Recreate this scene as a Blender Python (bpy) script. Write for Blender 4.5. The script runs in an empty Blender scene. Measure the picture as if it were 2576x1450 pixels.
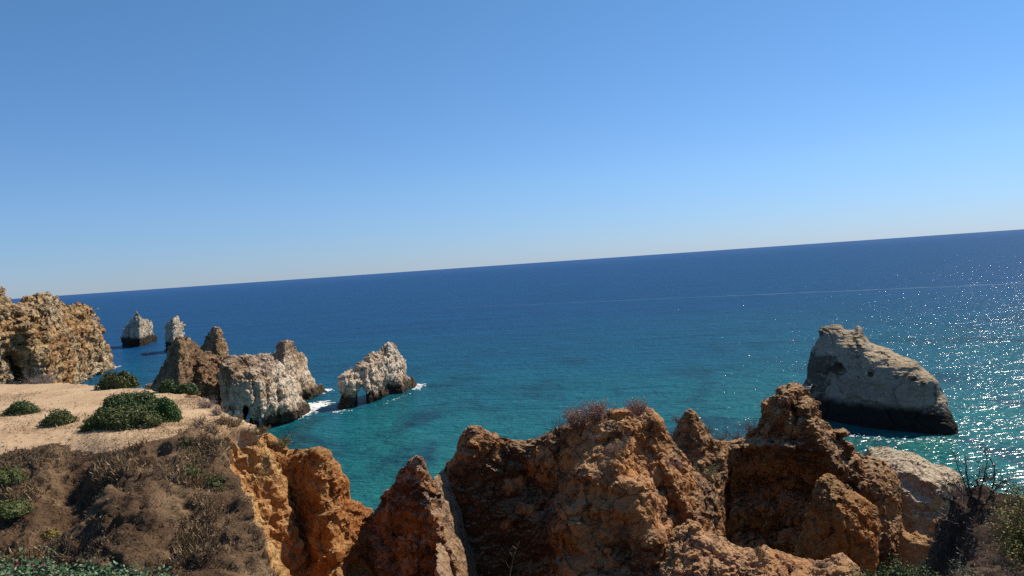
import bpy, math, random, time
import numpy as np
T0 = time.time()
random.seed(7)
RNG = np.random.default_rng(11)
R = math.radians

# ------------------------------------------------------------------ camera, light, exposure
F, CU, CV = 1946.0, 1288.0, 725.0            # focal length and centre of the 2576 px wide frame
PITCH, ROLL, EYE = R(1.76), R(3.94), 28.0    # eye height above the sea, metres
fw = np.array([0, math.cos(PITCH), -math.sin(PITCH)])
up0 = np.array([0, math.sin(PITCH), math.cos(PITCH)])
rt0 = np.array([1.0, 0, 0])
rt = math.cos(ROLL) * rt0 - math.sin(ROLL) * up0
upv = math.sin(ROLL) * rt0 + math.cos(ROLL) * up0
CAM = np.array([0, 0, EYE])
sc = bpy.context.scene
cd = bpy.data.cameras.new('camera')
cam = bpy.data.objects.new('camera', cd)
sc.collection.objects.link(cam)
from mathutils import Matrix, Vector
cam.matrix_world = Matrix([[rt[0], upv[0], -fw[0], 0], [rt[1], upv[1], -fw[1], 0], [rt[2], upv[2], -fw[2], EYE], [0, 0, 0, 1]])
cd.sensor_width = 36
cd.lens = 36 * F / 2576
cd.clip_start = 0.1
cd.clip_end = 200000
sc.camera = cam

SUN_AZ, SUN_EL = R(54), R(47)                # azimuth to the right of the view, elevation
w = bpy.data.worlds.new('World')
sc.world = w
w.use_nodes = True
nt = w.node_tree
sky = nt.nodes.new('ShaderNodeTexSky')
sky.sky_type = 'NISHITA'
sky.sun_disc = False
sky.sun_elevation = SUN_EL
sky.sun_rotation = SUN_AZ
sky.air_density = 1.0
sky.dust_density = 0.0
sky.ozone_density = 4.0
sky.altitude = 0
bg = nt.nodes['Background']
bg.inputs['Strength'].default_value = 0.115
tint = nt.nodes.new('ShaderNodeMix'); tint.data_type = 'RGBA'; tint.blend_type = 'MULTIPLY'   # the phone's cool white balance
tint.inputs[0].default_value = 1.0
tc = nt.nodes.new('ShaderNodeTexCoord'); sp = nt.nodes.new('ShaderNodeSeparateXYZ'); rp = nt.nodes.new('ShaderNodeValToRGB')
nt.links.new(tc.outputs['Generated'], sp.inputs[0]); nt.links.new(sp.outputs[2], rp.inputs[0]); nt.links.new(rp.outputs[0], tint.inputs[7])
rp.color_ramp.elements[0].position = 0.0; rp.color_ramp.elements[0].color = (0.36, 0.48, 0.80, 1)
rp.color_ramp.elements[1].position = 0.35; rp.color_ramp.elements[1].color = (0.48, 0.69, 0.81, 1)
e_ = rp.color_ramp.elements.new(0.10); e_.color = (0.46, 0.60, 0.81, 1)
nt.links.new(sky.outputs[0], tint.inputs[6])
nt.links.new(tint.outputs[2], bg.inputs[0])
sl = bpy.data.lights.new('sun', 'SUN')
sl.energy = 5.0
sl.angle = R(0.5)
sl.color = (1.0, 0.91, 0.79)
so = bpy.data.objects.new('sun', sl)
sc.collection.objects.link(so)
sdir = Vector((math.sin(SUN_AZ) * math.cos(SUN_EL), math.cos(SUN_AZ) * math.cos(SUN_EL), math.sin(SUN_EL)))
so.rotation_euler = sdir.to_track_quat('Z', 'Y').to_euler()
so.location = (60, 30, 80)
sc.view_settings.view_transform = 'Standard'
sc.view_settings.look = 'None'
sc.view_settings.exposure = 0.3
sc.view_settings.gamma = 1.0
sc.view_settings.use_curve_mapping = False
try:
    sc.cycles.max_bounces = 6
    sc.cycles.sample_clamp_indirect = 6
    sc.cycles.use_denoising = False
except Exception:
    pass

# ------------------------------------------------------------------ geometry helpers
def P(u, v, Y):
    d = fw + rt * ((u - CU) / F) + upv * ((CV - v) / F)
    return CAM + d * (Y / d[1])

def S(u, v):                                  # the point of the sea seen at a pixel
    d = fw + rt * ((u - CU) / F) + upv * ((CV - v) / F)
    return CAM + d * (-EYE / d[2])

def proj(x, y, z):
    dx, dy, dz = x, y, z - EYE
    c = dx * fw[0] + dy * fw[1] + dz * fw[2]
    c = np.maximum(c, 0.5)
    a = dx * rt[0] + dy * rt[1] + dz * rt[2]
    b = dx * upv[0] + dy * upv[1] + dz * upv[2]
    return CU + F * a / c, CV - F * b / c, c

NL = 64
_LAT = [RNG.random(NL ** 3).astype(np.float32) * 2 - 1 for _ in range(3)]
def vnoise(x, y, z, s, k=0):
    """smooth value noise in -1..1 at spatial frequency s (per metre)"""
    L = _LAT[k % 3]
    off = 17.3 * (k + 1)
    X, Y, Z = x * s + off, y * s + off * 1.7, z * s + off * 0.6
    xi, yi, zi = np.floor(X), np.floor(Y), np.floor(Z)
    fx, fy, fz = (X - xi).astype(np.float32), (Y - yi).astype(np.float32), (Z - zi).astype(np.float32)
    fx = fx * fx * (3 - 2 * fx); fy = fy * fy * (3 - 2 * fy); fz = fz * fz * (3 - 2 * fz)
    m = NL - 1
    xi = xi.astype(np.int64); yi = yi.astype(np.int64); zi = zi.astype(np.int64)
    x0, x1 = (xi & m) * NL * NL, ((xi + 1) & m) * NL * NL
    y0, y1 = (yi & m) * NL, ((yi + 1) & m) * NL
    z0, z1 = zi & m, (zi + 1) & m
    a = L[x0 + y0 + z0] * (1 - fx) + L[x1 + y0 + z0] * fx
    b = L[x0 + y1 + z0] * (1 - fx) + L[x1 + y1 + z0] * fx
    c = L[x0 + y0 + z1] * (1 - fx) + L[x1 + y0 + z1] * fx
    d = L[x0 + y1 + z1] * (1 - fx) + L[x1 + y1 + z1] * fx
    a = a * (1 - fy) + b * fy
    c = c * (1 - fy) + d * fy
    return a * (1 - fz) + c * fz

def seg_dist(px, py, ax, ay, bx, by):
    dx, dy = bx - ax, by - ay
    L2 = dx * dx + dy * dy + 1e-9
    t = np.clip(((px - ax) * dx + (py - ay) * dy) / L2, 0, 1)
    return np.hypot(px - ax - t * dx, py - ay - t * dy), t

def poly_sdf(px, py, poly):
    """signed distance to a closed polygon, negative inside"""
    d = np.full(px.shape, 1e9)
    inside = np.zeros(px.shape, bool)
    n = len(poly)
    for i in range(n):
        ax, ay = poly[i]; bx, by = poly[(i + 1) % n]
        dd, _ = seg_dist(px, py, ax, ay, bx, by)
        d = np.minimum(d, dd)
        c = ((ay > py) != (by > py))
        if c.any():
            xint = ax + (py - ay) * (bx - ax) / ((by - ay) if by != ay else 1e-9)
            inside ^= c & (px < xint)
    return np.where(inside, -d, d)

def rbf(pts):
    """smooth height z(x, y) through scattered world points"""
    pts = np.array(pts, float)
    n = len(pts)
    D = np.hypot(pts[:, None, 0] - pts[None, :, 0], pts[:, None, 1] - pts[None, :, 1])
    A = np.zeros((n + 3, n + 3))
    A[:n, :n] = D - np.eye(n) * 0.3
    A[:n, n] = A[n, :n] = 1
    A[:n, n + 1:] = pts[:, :2]; A[n + 1:, :n] = pts[:, :2].T
    sol = np.linalg.solve(A, np.concatenate([pts[:, 2], [0, 0, 0]]))
    def f(x, y):
        r = sol[n] + sol[n + 1] * x + sol[n + 2] * y
        for i in range(n):
            r = r + sol[i] * np.hypot(x - pts[i, 0], y - pts[i, 1])
        return r
    return f

B = 16
def implicit(base, noise, amp, lo, hi, vox):
    """surface nets on the zero set of base + noise; base is close to a distance function"""
    lo = np.array(lo, float)
    n = np.ceil((np.array(hi) - lo) / vox / B).astype(int)
    bi = np.stack(np.meshgrid(*[np.arange(k) for k in n], indexing='ij'), -1).reshape(-1, 3)
    cen = lo + (bi * B + B / 2) * vox
    half = B * vox * 0.87
    f = base(cen[:, 0], cen[:, 1], cen[:, 2])
    bi = bi[np.abs(f) < half * 1.25 + amp + vox]
    N1 = n * B + 2
    g = np.arange(B + 1)
    G = np.stack(np.meshgrid(g, g, g, indexing='ij'), -1)
    cornr = [(a, b, c) for a in (0, 1) for b in (0, 1) for c in (0, 1)]
    edges = [(p, q) for p in range(8) for q in range(p + 1, 8) if sum(abs(cornr[p][t] - cornr[q][t]) for t in range(3)) == 1]
    keys, verts, quads = [], [], []
    def key(i, j, k): return (i.astype(np.int64) * N1[1] + j) * N1[2] + k
    for s0 in range(0, len(bi), 96):
        bb = bi[s0:s0 + 96]
        I = bb[:, None, None, None, :] * B + G[None]
        Pt = lo + I * vox
        x, y, z = Pt[..., 0].ravel(), Pt[..., 1].ravel(), Pt[..., 2].ravel()
        Fv = base(x, y, z)
        band = np.abs(Fv) < amp + 2.5 * vox
        if not band.any(): continue
        Fv[band] += noise(x[band], y[band], z[band])
        Fv = Fv.reshape(len(bb), B + 1, B + 1, B + 1)
        neg = Fv < 0
        C = [neg[:, a:B + a, b:B + b, c:B + c] for a, b, c in cornr]
        cnt = sum(c.astype(np.int8) for c in C)
        act = np.nonzero((cnt > 0) & (cnt < 8))
        if len(act[0]) == 0: continue
        V8 = np.stack([Fv[act[0], act[1] + a, act[2] + b, act[3] + c] for a, b, c in cornr], -1)
        acc = np.zeros((len(act[0]), 3)); num = np.zeros(len(act[0]))
        for p, q in edges:
            fp, fq = V8[:, p], V8[:, q]
            m = (fp < 0) != (fq < 0)
            t = np.where(m, fp / np.where(m, fp - fq, 1), 0)
            cp, cq = np.array(cornr[p]), np.array(cornr[q])
            acc += np.where(m[:, None], cp + t[:, None] * (cq - cp), 0)
            num += m
        ci = bb[act[0]] * B + np.stack(act[1:], -1)
        verts.append(lo + (ci + acc / num[:, None]) * vox)
        keys.append(key(ci[:, 0], ci[:, 1], ci[:, 2]))
        for ax in range(3):
            sh = [0, 0, 0]; sh[ax] = 1
            A0 = neg[:, :B, :B, :B]
            A1 = neg[:, sh[0]:B + sh[0], sh[1]:B + sh[1], sh[2]:B + sh[2]]
            e = np.nonzero(A0 != A1)
            if len(e[0]) == 0: continue
            ei = bb[e[0]] * B + np.stack(e[1:], -1)
            flip = A0[e]
            o1, o2 = [(1, 2), (2, 0), (0, 1)][ax]
            d1 = np.zeros(3, int); d1[o1] = 1
            d2 = np.zeros(3, int); d2[o2] = 1
            q4 = [ei - d1 - d2, ei - d2, ei, ei - d1]
            qk = np.stack([key(q[:, 0], q[:, 1], q[:, 2]) for q in q4], -1)
            qk[~flip] = qk[~flip][:, ::-1]
            quads.append(qk)
    keys = np.concatenate(keys); verts = np.concatenate(verts); quads = np.concatenate(quads)
    o = np.argsort(keys); keys = keys[o]; verts = verts[o]
    idx = np.searchsorted(keys, quads); idx = np.clip(idx, 0, len(keys) - 1)
    ok = (keys[idx] == quads).all(1)
    return drop_bits(verts, idx[ok])

def drop_bits(v, q):
    """only the pieces that hang together with the main body stay"""
    lab = np.arange(len(v))
    for it in range(200):
        m = lab[q].min(1)
        new = lab.copy()
        for i in range(4): np.minimum.at(new, q[:, i], m)
        new = new[new]
        if (new == lab).all(): break
        lab = new
    cnt = np.bincount(lab[q[:, 0]], minlength=len(v))
    return crop(v, q, cnt[lab[q[:, 0]]] > 0.04 * len(q))

def vnormals(v, q):
    n = np.cross(v[q[:, 2]] - v[q[:, 0]], v[q[:, 3]] - v[q[:, 1]])
    N = np.zeros_like(v)
    for i in range(4):
        for a in range(3):
            N[:, a] += np.bincount(q[:, i], n[:, a], len(v))
    return N / (np.linalg.norm(N, axis=1, keepdims=True) + 1e-9)

def mesh_obj(name, v, f, mat, label=None, cat=None, group=None, kind=None, parent=None, smooth=True, origin=None, attrs=None):
    v = np.asarray(v, float)
    if origin is None:
        origin = np.array([v[:, 0].mean(), v[:, 1].mean(), v[:, 2].min()]) if parent is None else np.zeros(3)
    me = bpy.data.meshes.new(name)
    f = np.asarray(f)
    k = f.shape[1]
    me.vertices.add(len(v)); me.loops.add(f.size); me.polygons.add(len(f))
    me.vertices.foreach_set('co', (v - origin).astype(np.float32).ravel())
    me.loops.foreach_set('vertex_index', f.astype(np.int32).ravel())
    me.polygons.foreach_set('loop_start', np.arange(0, f.size, k, dtype=np.int32))
    me.polygons.foreach_set('use_smooth', np.full(len(f), smooth))
    me.update(calc_edges=True)
    if attrs:
        for an, av in attrs.items():
            a = me.attributes.new(an, 'FLOAT', 'POINT'); a.data.foreach_set('value', np.asarray(av, np.float32))
    me.materials.append(mat)
    o = bpy.data.objects.new(name, me)
    sc.collection.objects.link(o)
    o.location = origin
    if parent is not None: o.parent = parent
    tag(o, label, cat, group, kind)
    return o

def tag(o, label=None, cat=None, group=None, kind=None):
    if label: o['label'] = label
    if cat: o['category'] = cat
    if group: o['group'] = group
    if kind: o['kind'] = kind
    return o

def crop(v, f, keep):
    """faces whose flag is set, with their own vertices"""
    f = f[keep]
    used = np.unique(f)
    m = np.full(len(v), -1); m[used] = np.arange(len(used))
    return v[used], m[f]

# ------------------------------------------------------------------ materials
class NT:
    def __init__(s, name):
        s.m = bpy.data.materials.new(name); s.m.use_nodes = True
        s.t = s.m.node_tree; s.b = s.t.nodes['Principled BSDF']
    def n(s, typ, **kw):
        nd = s.t.nodes.new(typ)
        for k, v in kw.items():
            if k in nd.inputs:
                s.set(nd.inputs[k], v)
            else: setattr(nd, k, v)
        return nd
    def set(s, inp, v):
        if isinstance(v, bpy.types.NodeSocket): s.t.links.new(v, inp)
        elif isinstance(v, (tuple, list)) and inp.type == 'RGBA' and len(v) == 3: inp.default_value = (*v, 1)
        else: inp.default_value = v
    def math(s, op, a, b=0.0, c=None, clamp=False):
        nd = s.t.nodes.new('ShaderNodeMath'); nd.operation = op; nd.use_clamp = clamp
        s.set(nd.inputs[0], a); s.set(nd.inputs[1], b)
        if c is not None: s.set(nd.inputs[2], c)
        return nd.outputs[0]
    def mix(s, fac, a, b, mode='MIX'):
        nd = s.t.nodes.new('ShaderNodeMix'); nd.data_type = 'RGBA'; nd.blend_type = mode
        s.set(nd.inputs[0], fac); s.set(nd.inputs[6], a); s.set(nd.inputs[7], b)
        return nd.outputs[2]
    def noise(s, vec, scale, detail=4, rough=0.55, dist=0.0, typ='FBM'):
        nd = s.t.nodes.new('ShaderNodeTexNoise')
        s.t.links.new(vec, nd.inputs['Vector'])
        nd.inputs['Scale'].default_value = scale; nd.inputs['Detail'].default_value = detail
        nd.inputs['Roughness'].default_value = rough; nd.inputs['Distortion'].default_value = dist
        return nd.outputs['Fac']
    def ramp(s, fac, stops, interp='LINEAR'):
        nd = s.t.nodes.new('ShaderNodeValToRGB'); nd.color_ramp.interpolation = interp
        s.t.links.new(fac, nd.inputs['Fac'])
        el = nd.color_ramp.elements
        while len(el) < len(stops): el.new(0.5)
        for e, (p, c) in zip(el, stops):
            e.position = p; e.color = (*c, 1) if len(c) == 3 else c
        return nd.outputs['Color']
    def step(s, x, a, b):
        nd = s.t.nodes.new('ShaderNodeMapRange'); nd.interpolation_type = 'SMOOTHSTEP'
        s.set(nd.inputs['Value'], x); s.set(nd.inputs['From Min'], a); s.set(nd.inputs['From Max'], b)
        return nd.outputs['Result']
    def pos(s):
        if not hasattr(s, '_g'): s._g = s.t.nodes.new('ShaderNodeNewGeometry')
        return s._g.outputs['Position']
    def nrm(s):
        s.pos(); return s._g.outputs['Normal']
    def sep(s, v):
        nd = s.t.nodes.new('ShaderNodeSeparateXYZ'); s.t.links.new(v, nd.inputs[0]); return nd.outputs
    def scale(s, v, sx, sy, sz):
        nd = s.t.nodes.new('ShaderNodeMapping'); s.t.links.new(v, nd.inputs['Vector'])
        nd.inputs['Scale'].default_value = (sx, sy, sz); return nd.outputs[0]

def rock_mat(name, cols, sc_=1.0, crust=(0.10, 0.075, 0.05), crust_amt=0.5, tide=0.0, top=(0.42, 0.33, 0.22), top_amt=0.5,
             patch=None, patch_amt=0.0, bump=0.12, strata=0.35, cap=None, vs=1.0, tide_col=(0.030, 0.022, 0.014), tide_var=5.0, cracks=0.75):
    M = NT(name)
    p = M.pos()
    z = M.sep(p)[2]
    at = M.n('ShaderNodeAttribute'); at.attribute_name = 'tone'; tone = at.outputs['Fac']   # weathering, plus light and shade painted as colour: orange > 0, dark < 0
    pv = M.scale(p, 1, 1, vs)
    big = M.noise(p, 0.16 * sc_, 5, 0.6, 0.6)
    st = M.noise(M.scale(p, 0.25 * sc_, 0.25 * sc_, 2.2 * sc_), 1.0, 5, 0.6, 0.4)
    fac = M.math('ADD', M.math('MULTIPLY', big, 1 - strata), M.math('MULTIPLY', st, strata))
    n = len(cols)
    col = M.ramp(fac, [(0.40 + 0.20 * i / (n - 1), c) for i, c in enumerate(cols)])
    if patch is not None:
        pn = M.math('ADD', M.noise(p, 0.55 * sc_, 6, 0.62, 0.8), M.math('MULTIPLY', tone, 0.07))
        col = M.mix(M.step(pn, 0.60 - 0.12 * patch_amt, 0.64 - 0.12 * patch_amt), col, patch)
    # dark crust and lichen in clumps, and the shade painted by tone
    cn = M.noise(pv, 0.9 * sc_, 8, 0.66, 0.3)
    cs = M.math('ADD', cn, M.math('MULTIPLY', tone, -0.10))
    if cap: cs = M.math('ADD', cs, M.math('MULTIPLY', M.step(z, cap[0], cap[1]), 0.17))   # the old land surface caps the rock with brown crust
    cm = M.step(cs, 0.60 - 0.2 * crust_amt, 0.70 - 0.2 * crust_amt)
    col = M.mix(M.math('MULTIPLY', cm, 0.75), col, crust)
    # pale weathered skin on what faces up
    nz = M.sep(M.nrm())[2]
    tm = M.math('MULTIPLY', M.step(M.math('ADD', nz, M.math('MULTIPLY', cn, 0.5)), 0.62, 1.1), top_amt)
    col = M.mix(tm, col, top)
    fine = M.noise(pv, 5.0 * max(sc_, 0.4), 8, 0.8)
    fm = M.math('MULTIPLY_ADD', fine, 1.8, 0.1)
    cc = M.t.nodes.new('ShaderNodeCombineXYZ')
    for i in range(3): M.t.links.new(fm, cc.inputs[i])
    col = M.mix(1.0, col, cc.outputs[0], 'MULTIPLY')
    # dark lines along the fractures
    vc = M.n('ShaderNodeTexVoronoi', feature='DISTANCE_TO_EDGE'); vc.inputs['Scale'].default_value = 0.75 * sc_
    wob = M.t.nodes.new('ShaderNodeVectorMath'); wob.operation = 'MULTIPLY_ADD'
    nv = M.t.nodes.new('ShaderNodeTexNoise'); nv.inputs['Scale'].default_value = 1.1 * sc_; nv.inputs['Detail'].default_value = 5
    M.t.links.new(p, nv.inputs['Vector']); M.t.links.new(nv.outputs['Color'], wob.inputs[0])
    wob.inputs[1].default_value = (1.6 / sc_,) * 3; M.t.links.new(p, wob.inputs[2]); M.t.links.new(wob.outputs[0], vc.inputs['Vector'])
    ck = M.step(vc.outputs['Distance'], 0.0, 0.055)
    ckm = M.math('MULTIPLY', M.math('SUBTRACT', 1.0, ck), M.math('MULTIPLY', M.step(big, 0.42, 0.58), cracks))
    col = M.mix(ckm, col, tuple(c * 0.7 for c in crust))
    if tide > 0:
        tn = M.noise(p, 0.5, 4, 0.6)
        zz = M.math('ADD', z, M.math('MULTIPLY', M.math('SUBTRACT', tn, 0.5), -tide_var))
        tmk = M.step(zz, tide + 0.8, tide - 0.8)
        col = M.mix(M.math('MULTIPLY', tmk, 0.97), col, tide_col)
    M.t.links.new(col, M.b.inputs['Base Color'])
    M.b.inputs['Roughness'].default_value = 0.95
    M.b.inputs['Specular IOR Level'].default_value = 0.15
    vor = M.n('ShaderNodeTexVoronoi', feature='F1'); vor.inputs['Scale'].default_value = 2.3 * sc_
    M.t.links.new(p, vor.inputs['Vector'])
    hb = M.math('ADD', M.math('MULTIPLY', M.noise(p, 1.6 * sc_, 9, 0.72, 0.2), 1.0), M.math('MULTIPLY', vor.outputs['Distance'], 0.25))
    hb = M.math('ADD', hb, M.math('MULTIPLY', st, 0.5))
    hb = M.math('ADD', hb, M.math('MULTIPLY', ck, 0.18))
    bn = M.n('ShaderNodeBump'); bn.inputs['Strength'].default_value = 1.0; bn.inputs['Distance'].default_value = bump * 3 / sc_
    M.t.links.new(hb, bn.inputs['Height'])
    M.t.links.new(bn.outputs[0], M.b.inputs['Normal'])
    return M.m

def leaf_mat(name, c1, c2, c3=None, trans=0.0, rough=0.6):
    M = NT(name)
    g = M.pos()
    rnd = M._g.outputs['Random Per Island']
    st = [(0.0, c1), (0.6, c2)] + ([(0.93, c3)] if c3 else [])
    M.t.links.new(M.ramp(rnd, st), M.b.inputs['Base Color'])
    M.b.inputs['Roughness'].default_value = rough
    M.b.inputs['Specular IOR Level'].default_value = 0.25
    return M.m

OR1, OR2, OR3, OR4 = (0.24, 0.07, 0.018), (0.36, 0.135, 0.035), (0.46, 0.22, 0.07), (0.52, 0.34, 0.16)
PALE_ = [(0.36, 0.27, 0.19), (0.52, 0.42, 0.31), (0.60, 0.50, 0.38)]
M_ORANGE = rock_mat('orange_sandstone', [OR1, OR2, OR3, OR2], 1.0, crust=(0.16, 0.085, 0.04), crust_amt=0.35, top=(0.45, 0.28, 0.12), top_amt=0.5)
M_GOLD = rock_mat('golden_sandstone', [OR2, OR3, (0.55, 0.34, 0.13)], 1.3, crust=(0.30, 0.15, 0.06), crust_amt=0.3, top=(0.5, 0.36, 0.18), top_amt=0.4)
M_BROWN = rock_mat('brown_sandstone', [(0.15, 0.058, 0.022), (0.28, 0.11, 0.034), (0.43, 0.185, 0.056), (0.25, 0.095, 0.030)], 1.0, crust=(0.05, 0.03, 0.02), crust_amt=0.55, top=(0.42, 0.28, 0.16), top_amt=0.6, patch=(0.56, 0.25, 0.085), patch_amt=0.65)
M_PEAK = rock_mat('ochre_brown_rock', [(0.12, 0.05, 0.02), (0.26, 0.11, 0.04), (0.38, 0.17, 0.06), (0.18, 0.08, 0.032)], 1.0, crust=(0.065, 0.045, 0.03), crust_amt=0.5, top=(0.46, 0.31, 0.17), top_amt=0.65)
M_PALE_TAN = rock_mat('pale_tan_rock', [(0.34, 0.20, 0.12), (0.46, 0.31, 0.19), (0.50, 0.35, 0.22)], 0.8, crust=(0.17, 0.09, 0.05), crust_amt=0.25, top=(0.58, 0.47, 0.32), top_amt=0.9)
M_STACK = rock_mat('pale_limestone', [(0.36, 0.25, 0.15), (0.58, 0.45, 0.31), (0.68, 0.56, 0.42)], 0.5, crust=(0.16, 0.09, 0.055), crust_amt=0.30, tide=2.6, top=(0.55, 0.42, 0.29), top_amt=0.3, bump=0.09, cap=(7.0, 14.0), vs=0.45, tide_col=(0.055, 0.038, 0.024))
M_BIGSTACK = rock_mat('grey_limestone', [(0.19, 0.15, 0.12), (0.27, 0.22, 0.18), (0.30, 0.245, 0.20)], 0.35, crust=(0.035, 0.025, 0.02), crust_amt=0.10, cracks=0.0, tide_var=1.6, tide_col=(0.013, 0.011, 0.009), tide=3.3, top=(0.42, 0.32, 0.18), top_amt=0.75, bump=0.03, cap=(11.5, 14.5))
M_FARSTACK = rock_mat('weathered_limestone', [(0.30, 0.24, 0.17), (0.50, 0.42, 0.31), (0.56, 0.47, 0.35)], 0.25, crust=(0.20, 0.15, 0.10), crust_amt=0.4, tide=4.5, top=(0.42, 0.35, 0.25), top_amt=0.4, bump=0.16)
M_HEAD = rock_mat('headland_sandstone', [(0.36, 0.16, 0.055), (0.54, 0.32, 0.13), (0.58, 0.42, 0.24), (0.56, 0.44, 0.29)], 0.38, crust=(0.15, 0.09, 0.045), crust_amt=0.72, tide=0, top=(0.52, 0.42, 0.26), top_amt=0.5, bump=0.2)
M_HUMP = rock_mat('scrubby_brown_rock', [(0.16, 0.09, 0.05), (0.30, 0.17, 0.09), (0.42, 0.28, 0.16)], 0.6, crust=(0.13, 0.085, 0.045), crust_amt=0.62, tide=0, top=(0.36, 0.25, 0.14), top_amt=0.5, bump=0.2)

# ------------------------------------------------------------------ rock builders
def fbm(amps, seed=0):
    """amps: list of (frequency, amplitude, z stretch, billow)"""
    def f(x, y, z):
        r = 0
        for i, (fr, am, zs, bl) in enumerate(amps):
            n = vnoise(x, y, z * zs, fr, seed + i)
            if bl == 1: n = 0.6 - np.abs(n) * 2
            elif bl == 2: n = np.exp(-(n / 0.09) ** 2)          # narrow cracks
            r = r + n * am
        return r
    return f, sum(abs(a[1]) for a in amps)

def facets(v, fr, seed):
    """blocky fracture relief: every cell of a cellular pattern is a tilted plane of its own"""
    X = v * fr
    base = np.floor(X).astype(np.int64)
    best = np.full(len(v), 1e9); out = np.zeros(len(v))
    def h(i, j, k, c):
        n = (i * 73856093) ^ (j * 19349663) ^ (k * 83492791) ^ (c * 2654435761 + seed * 97)
        n = (n ^ (n >> 13)) * 1274126177
        return ((n ^ (n >> 16)) & 0xffff) / 65535.0
    for a in (-1, 0, 1):
        for b in (-1, 0, 1):
            for c in (-1, 0, 1):
                i, j, k = base[:, 0] + a, base[:, 1] + b, base[:, 2] + c
                d = np.stack([X[:, 0] - i - h(i, j, k, 1), X[:, 1] - j - h(i, j, k, 2), X[:, 2] - k - h(i, j, k, 3)], 1)
                d2 = (d * d).sum(1)
                m = d2 < best
                if not m.any(): continue
                best[m] = d2[m]
                im, jm, km, dm = i[m], j[m], k[m], d[m]
                out[m] = (h(im, jm, km, 4) - 0.5) + 1.3 * (dm[:, 0] * (h(im, jm, km, 5) - 0.5) + dm[:, 1] * (h(im, jm, km, 6) - 0.5) + dm[:, 2] * (h(im, jm, km, 7) - 0.5)) * 2
    return out

def finish(name, v, q, mat, fine, seed, att=1.0, fac=(), **kw):
    N = vnormals(v, q)
    d = np.zeros(len(v))
    wob = np.stack([vnoise(v[:, 0], v[:, 1], v[:, 2], 1.5, seed + t) for t in range(3)], 1) * 0.12
    for i, (fr, am) in enumerate(fac):
        d = d + facets((v + wob) * np.array([1, 1, 1.25]), fr, seed + i) * am
    for i, (fr, am) in enumerate(fine):
        d = d + (np.abs(vnoise(v[:, 0], v[:, 1], v[:, 2], fr, seed + 5 + i)) * 2 - 0.6) * am
    v = v + N * (d * att)[:, None]
    kw.setdefault('smooth', False)
    return mesh_obj(name, v, q, mat, **kw)

def face_rock(name, outline, depth, T, vox, mat, amps, fine=(), fac=(), tone=(), seed=0, zlo=2.0, roll=0.6, rr=0.35, bites=(), jag=1.0, dnorm=1.6, **kw):
    """rock mass with a known crest line whose front face runs through given points (pixel, distance); T m thick"""
    ol = np.array(outline, float)
    u0, v0 = ol.min(0) - 60; u1, v1 = ol.max(0) + 60
    px = max(1.0, (u1 - u0) / 420)
    gu, gv = np.arange(u0, u1, px), np.arange(v0, v1, px)
    GU, GV = np.meshgrid(gu, gv, indexing='ij')
    sd = poly_sdf(GU, GV, ol)
    zz = 0 * GU                                     # the crest is notched and jagged
    sd = sd + ((np.abs(vnoise(GU, GV, zz, 1 / 34, seed)) * 2 - 0.6) * 2.6 + (np.abs(vnoise(GU, GV, zz, 1 / 13, seed + 1)) * 2 - 0.6) * 1.6) * np.exp(-np.abs(sd) / 40) * jag
    D = rbf([(a / 20, b / 20, c) for a, b, c in depth])(GU / 20, GV / 20)
    ds = np.array([c for a, b, c in depth])
    D = np.clip(D, ds.min() - 1.5, ds.max() + 2)
    Dm = ds.mean()
    def look(T_, u, v):
        i = np.clip((u - u0) / px, 0, T_.shape[0] - 1.001); j = np.clip((v - v0) / px, 0, T_.shape[1] - 1.001)
        i0 = i.astype(int); j0 = j.astype(int); a = i - i0; b = j - j0
        return (T_[i0, j0] * (1 - a) + T_[i0 + 1, j0] * a) * (1 - b) + (T_[i0, j0 + 1] * (1 - a) + T_[i0 + 1, j0 + 1] * a) * b
    bc = []
    for (bu, bv, br) in bites:
        bY = float(look(D, np.array([bu]), np.array([bv]))[0]); bc.append((P(bu, bv, bY), br))
    def base(x, y, z):
        u, v, c = proj(x, y, z)
        k = c / F
        di = -look(sd, u, v) * k
        dp = np.maximum(di, 0)
        Yf = look(D, u, v) + roll * np.exp(-dp / rr)
        f = np.maximum(Yf - y, y - Yf - T * (1 - np.exp(-dp * 1.6 / T)) - 1.2 * (1 - np.exp(-dp / 0.25))) / dnorm
        f = np.maximum(f, -di / 1.05)
        for c0, br in bc:
            f = np.maximum(f, br - np.sqrt((x - c0[0]) ** 2 + (y - c0[1]) ** 2 + (z - c0[2]) ** 2))
        return f
    nf, amp = fbm(amps, seed)
    cs = np.array([P(a, b, Y) for a in (ol[:, 0].min(), ol[:, 0].max()) for b in (ol[:, 1].min(), ol[:, 1].max()) for Y in (ds.min() - 2, ds.max() + T + 2)])
    lo, hi = cs.min(0) - 1, cs.max(0) + 1
    lo[2] = max(zlo, lo[2])
    def nfa(x, y, z):
        u, v, c = proj(x, y, z)
        return nf(x, y, z) * np.clip(0.35 - look(sd, u, v) * c / F * 0.8, 0.35, 1)
    v, q = implicit(base, nfa, amp, lo, hi, vox)
    uu, vv, cc = proj(v[:, 0], v[:, 1], v[:, 2])
    att = np.clip(0.65 - look(sd, uu, vv) * cc / F * 0.8, 0.65, 1)
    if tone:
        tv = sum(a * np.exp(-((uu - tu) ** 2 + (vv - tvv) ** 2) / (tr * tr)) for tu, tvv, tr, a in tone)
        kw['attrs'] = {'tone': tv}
    return finish(name, v, q, mat, fine, seed, att=att, fac=fac, **kw)

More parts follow.
